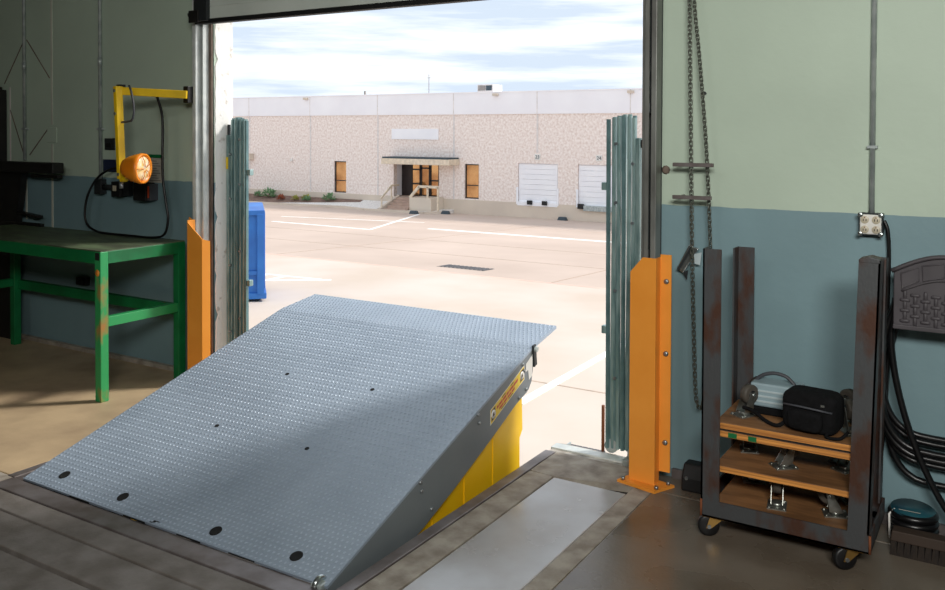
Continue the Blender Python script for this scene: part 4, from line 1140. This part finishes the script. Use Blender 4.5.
# recessed entrance
ey = YF+0.75
en = part('entrance', MB().box(-28.97, ey, ZP, -28.26, ey+0.05, -0.09), 'bronze', bd, label='dark double door entrance')
part('side_reveal', MB().box(-28.96, YF+0.3, ZP, -28.92, ey+0.1, -0.05), 'band', bd)
part('soffit', MB().box(-28.96, YF+0.3, -0.09, -25.9, ey+0.1, -0.04), 'band', bd)
part('side_reveal', MB().box(-25.95, YF+0.3, ZP, -25.91, ey+0.1, -0.05), 'band', bd)
part('landing', MB().box(-28.92, YF, ZP-0.3, -25.95, ey+0.1, ZP), 'step', bd)
panes = [(-27.72, -27.16, -0.42, -0.09), (-27.72, -27.16, -1.20, -0.42), (-27.72, -27.16, ZP, -1.20), (-27.10, -26.56, -0.34, -0.09), (-27.10, -26.56, ZP, -0.34), (-26.50, -25.95, -1.0, -0.09), (-26.50, -25.95, ZP, -1.0)]
for (a, b, c, d) in [(a*1.0195, b*1.0195+0.0, c, d) for a, b, c, d in panes]:
    part('pane', MB().box(a+0.03, ey+0.03, c+0.03, b-0.03, ey+0.04, d-0.03), 'pane', en)
    part('mullion', MB().box(a, ey, c-0.03, a+0.05, ey+0.06, d).box(b-0.05, ey, c-0.03, b+0.02, ey+0.06, d).box(a, ey, d-0.04, b, ey+0.06, d).box(a, ey, c, b, ey+0.06, c+0.04), 'bronze', en)
cn = part('canopy', MB().box(-29.01, YF-1.0, -0.09, -24.67, YF, 0.22), 'rail', bd, 0.02)
part('canopy_flashing', MB().box(-28.94, YF-1.0, 0.22, -24.72, YF, 0.30), 'roof_edge', cn)
# stairs and railings
for k in range(5):
    part('step', MB().box(-28.45+0.03*k, YF-0.40-0.30*k, ZG-0.4, -27.0, YF-0.04-0.30*k, ZP-0.02-0.125*k), 'step', bd)
part('stair_cheek', MB().prism([(-28.62, YF-0.05, ZG-0.3), (-28.62, YF-0.05, ZP+0.08), (-28.62, YF-1.75, ZG+0.22), (-28.62, YF-1.75, ZG-0.3)], (0.16, 0, 0)), 'plinth', bd)
part('stair_cheek', MB().box(-27.0, YF-1.2, ZG-0.4, -25.63, YF-0.05, ZP+0.08), 'plinth', bd)
hr = MB()
hr.bar((-28.54, YF-1.6, ZG+0.72), (-28.54, YF-0.7, -1.24), 0.07, 0.10).bar((-28.54, YF-0.7, -1.25), (-28.54, YF-0.05, -1.25), 0.07, 0.10)
hr.bar((-28.54, YF-1.55, ZG), (-28.54, YF-1.55, ZG+0.72), 0.06, 0.06).bar((-28.54, YF-0.7, ZP-0.3), (-28.54, YF-0.7, -1.25), 0.06, 0.06)
part('railing', hr, 'rail', bd)
hr = MB()
hr.bar((-27.0, YF-1.15, ZP+0.06), (-26.40, YF-1.15, -1.19), 0.08, 0.14).bar((-26.44, YF-1.15, -1.20), (-25.2, YF-1.15, -1.20), 0.08, 0.13)
hr.bar((-25.88, YF-1.15, ZP+0.05), (-25.88, YF-1.15, -1.2), 0.08, 0.08).bar((-25.24, YF-1.15, ZG), (-25.24, YF-1.15, -1.2), 0.08, 0.08)
part('railing', hr, 'rail', bd)
part('blank_sign', MB().box(-29.03, YF-0.05, 1.22, -25.98, YF, 1.78), 'dock_door', bd, label='blank white sign board')
# dock doors
for i, (x0, x1, z0, z1) in enumerate(docks):
    n = 8
    dd = part('dock_door', MB().box(x0-0.02, YF+0.10, z0, x1+0.02, YF+0.14, z1+0.02), 'band', bd, label='white sectional dock door')
    for k in range(n):
        h = (z1-z0-0.04)/n
        part('door_panel', MB().box(x0+0.04, YF+0.06, z0+h*k+0.006, x1-0.04, YF+0.10, z0+h*(k+1)-0.006), 'dock_door', dd)
    part('side_guide', MB().box(x0-0.06, YF-0.05, z0, x0+0.03, YF+0.02, z0+0.85), 'dock_door', bd)
    part('side_guide', MB().box(x1-0.03, YF-0.05, z0, x1+0.06, YF+0.02, z0+0.85), 'dock_door', bd)
    if i == 0:
        part('sill_plate', MB().box(x0, YF-0.06, z0-0.05, x1, YF+0.06, z0+0.14), 'dock_door', bd)
        for x in (x0+0.60, x0+1.42):
            part('bumper', MB().box(x, YF-0.16, z0+0.02, x+0.26, YF-0.06, z0+0.22), 'black', bd)
    else:
        part('dock_plate', MB().box(x0+0.38, YF-0.18, z0-0.14, x1, YF+0.06, z0+0.10), 'galv', bd)
        part('bumper', MB().box(x0+0.08, YF-0.2, z0-0.06, x0+0.36, YF-0.05, z0+0.18), 'black', bd)
    if i < 2:
        cx = (x0+x1)/2
        pq = part('number_plate', MB().box(cx-0.15, YF-0.03, 0.27, cx+0.15, YF, 0.55), 'white', bd)
        cu = bpy.data.curves.new('door_number', 'FONT')
        cu.body = ('23', '24')[i]; cu.size = 0.24; cu.align_x = 'CENTER'; cu.align_y = 'CENTER'; cu.extrude = 0.004
        to = bpy.data.objects.new('door_number', cu); col.objects.link(to)
        bpy.context.view_layer.update()
        me = bpy.data.meshes.new_from_object(to)
        bpy.data.objects.remove(to, do_unlink=True)
        me.materials.clear(); me.materials.append(MT['roof_edge'])
        o = bpy.data.objects.new('door_number', me); col.objects.link(o)
        o.parent = pq; o.location = Vector((cx, YF-0.036, 0.41))-ORG[bd.name]; o.rotation_euler = (math.pi/2, 0, 0)
part('wall_light', MB().box(-39.85, YF-0.35, -0.10, -39.45, YF, 0.28), 'plinth', bd, 0.02)
part('wall_light', MB().box(-36.42, YF-0.1, -0.12, -36.26, YF, 0.02), 'white', bd)
for x in (-35.3, -22.6, -15.4):
    part('flood_light', MB().box(x, YF-0.22, ZT-0.17, x+0.28, YF-0.06, ZT-0.05), 'plinth', bd)
hv = thing('rooftop_unit', 'small grey air unit on the roof across the yard', 'air unit', (-23.4, YF+1.5, ZBND+0.5))
part('case', MB().box(-24.35, YF+1.2, ZBND+0.5, -23.4, YF+2.2, 4.12), 'seam', hv, 0.02)
part('grille', MB().box(-24.28, YF+1.17, 3.80, -23.85, YF+1.2, 4.06), 'grate', hv)
part('grille', MB().box(-23.80, YF+1.17, 3.80, -23.46, YF+1.2, 4.06), 'roof_edge', hv)
an_ = thing('roof_antenna', 'thin antenna mast on the roof across the yard', 'antenna', (-27.3, YF+1, ZBND+0.5))
part('mast', MB().cyl((-27.3, YF+1, ZBND+0.5), (-27.3, YF+1, 4.75), 0.02, 6), 'grate', an_)
part('crossbar', MB().bar((-27.42, YF+1, 4.55), (-27.18, YF+1, 4.55), 0.02, 0.02), 'grate', an_)
whole('roof_vent', MB().cyl((-31.7, YF+1, ZBND+0.5), (-31.7, YF+1, 3.92), 0.06, 8), 'grate', 'stubby vent pipe on the roof across the yard', 'vent', (-31.7, YF+1, ZBND+0.5))

# planting bed, gravel, curb
def bedplate(poly, h, m, name, label, cat, kind=None):
    mb = MB().prism([(x, y, gz(y)-0.15) for x, y in poly], (0, 0, 0.15+h))
    o = part(name, mb, m, gd, label=label)
    return o
cbm = MB()
cbp = [(-60, 36.3), (-36.6, 36.45), (-31.3, 37.2), (-29.2, 36.35), (-25.6, 36.6), (-24.9, 37.9)]
for a, b in zip(cbp[:-1], cbp[1:]):
    cbm.bar((a[0], a[1], gz(a[1])+0.04), (b[0], b[1], gz(b[1])+0.04), 0.16, 0.16)
part('curb', cbm, 'plinth', gd, label='low concrete curb')
def bed(name, top, m, label):
    mb = MB().add(top+[(x, y, gz(y)-0.2) for x, y, z in top],
                  [tuple(range(len(top)))]+[(i, i+len(top), (i+1) % len(top)+len(top), (i+1) % len(top)) for i in range(len(top))])
    part(name, mb, m, gd, label=label)
bed('planting_bed', [(-60, 36.42, -2.45), (-37.2, 36.5, -2.45), (-34.2, 37.2, -2.36), (-31.0, 38.2, -2.26), (-31.0, 38.45, -2.16), (-60, 38.45, -2.16)], 'mulch', 'mounded brown mulch bed')
bed('gravel_bed', [(-37.1, 36.47, -2.46), (-31.3, 37.24, -2.47), (-28.8, 36.5, -2.47), (-28.65, 38.45, -2.16), (-30.98, 38.45, -2.17), (-30.98, 38.18, -2.27), (-34.18, 37.18, -2.37)], 'gravel', 'white gravel bed left of the steps')
bed('gravel_bed', [(-27.0, 36.6, -2.5), (-25.7, 36.7, -2.5), (-25.0, 37.9, -2.5), (-25.0, 38.45, -2.4), (-25.6, 38.45, -2.4), (-25.6, 37.2, -2.45), (-27.0, 37.2, -2.45)], 'gravel', 'white gravel bed right of the steps')
def shrub(x, y, r, m, label):
    z = -2.45+0.29*(y-36.45)/2.0
    s_ = thing('shrub', label, 'shrub', (x, y, z), 'shrubs in the planting bed')
    mb = MB()
    for k in range(70):
        a = random.random()*2*math.pi; e = math.acos(random.random()); rr = r*(0.5+0.5*random.random())
        d = Vector((math.cos(a)*math.sin(e), math.sin(a)*math.sin(e), math.cos(e)))
        c = Vector((x, y, z+0.03))+d*rr; u = d.cross(Vector((0.3, 0.2, 1))).normalized()*r*0.16; w = d.cross(u).normalized()*r*0.1
        mb.add([c-d*r*0.3, c+u, c+d*r*0.3, c-u, c+w], [(0, 1, 4), (1, 2, 4), (2, 3, 4), (3, 0, 4)])
    part('foliage', mb, m, s_, kind='stuff')
    part('stem', MB().cyl((x, y, z-0.02), (x, y, z+r*0.6), r*0.08, 6), 'mulch', s_)
shrub(-37.6, 37.9, 0.48, 'leaf', 'green spiky shrub near the left end of the planting bed')
shrub(-38.5, 37.9, 0.30, 'leaf', 'small green shrub at the far left of the planting bed')
shrub(-36.2, 37.4, 0.28, 'leaf_red', 'rust red shrub in the planting bed')
shrub(-35.2, 37.5, 0.25, 'leaf_yellow', 'little olive shrub between the red and yellow ones')
shrub(-34.7, 37.9, 0.27, 'leaf_yellow', 'yellow green shrub in the planting bed')
shrub(-34.3, 37.5, 0.28, 'leaf', 'low round green shrub beside the white gravel')
shrub(-33.0, 37.95, 0.40, 'leaf', 'green spiky shrub under the left window')
ss = thing('sign_post', 'white round sign on a post by the planting bed', 'sign', (-38.9, 37.0, gz(37.0)))
part('post', MB().cyl((-38.9, 37.0, gz(37)), (-38.9, 37.0, gz(37)+1.2), 0.03, 8), 'seam', ss)
part('disc', MB().lathe((-38.9, 36.98, gz(37)+1.32), (0, -1, 0), [(0, 0.2), (0.03, 0.2)], 18), 'white', ss)
for x, y, lab in ((-25.9, 36.2, 'dark rubber block by the right gravel bed'), (-24.85, 37.5, 'dark rubber block at the end of the curb'), (-18.6, 38.2, 'dark rubber block below the numbered dock doors')):
    whole('wheel_stop', MB().hexa([(x-0.25,y-0.15,gz(y)-0.02),(x+0.25,y-0.15,gz(y)-0.02),(x+0.25,y+0.1,gz(y)-0.02),(x-0.25,y+0.1,gz(y)-0.02),(x-0.18,y-0.1,gz(y)+0.17),(x+0.18,y-0.1,gz(y)+0.17),(x+0.18,y+0.06,gz(y)+0.17),(x-0.18,y+0.06,gz(y)+0.17)]),
          'roof_edge', lab, 'block', (x, y, gz(y)), bevel=0.02)
bpy.context.view_layer.update()
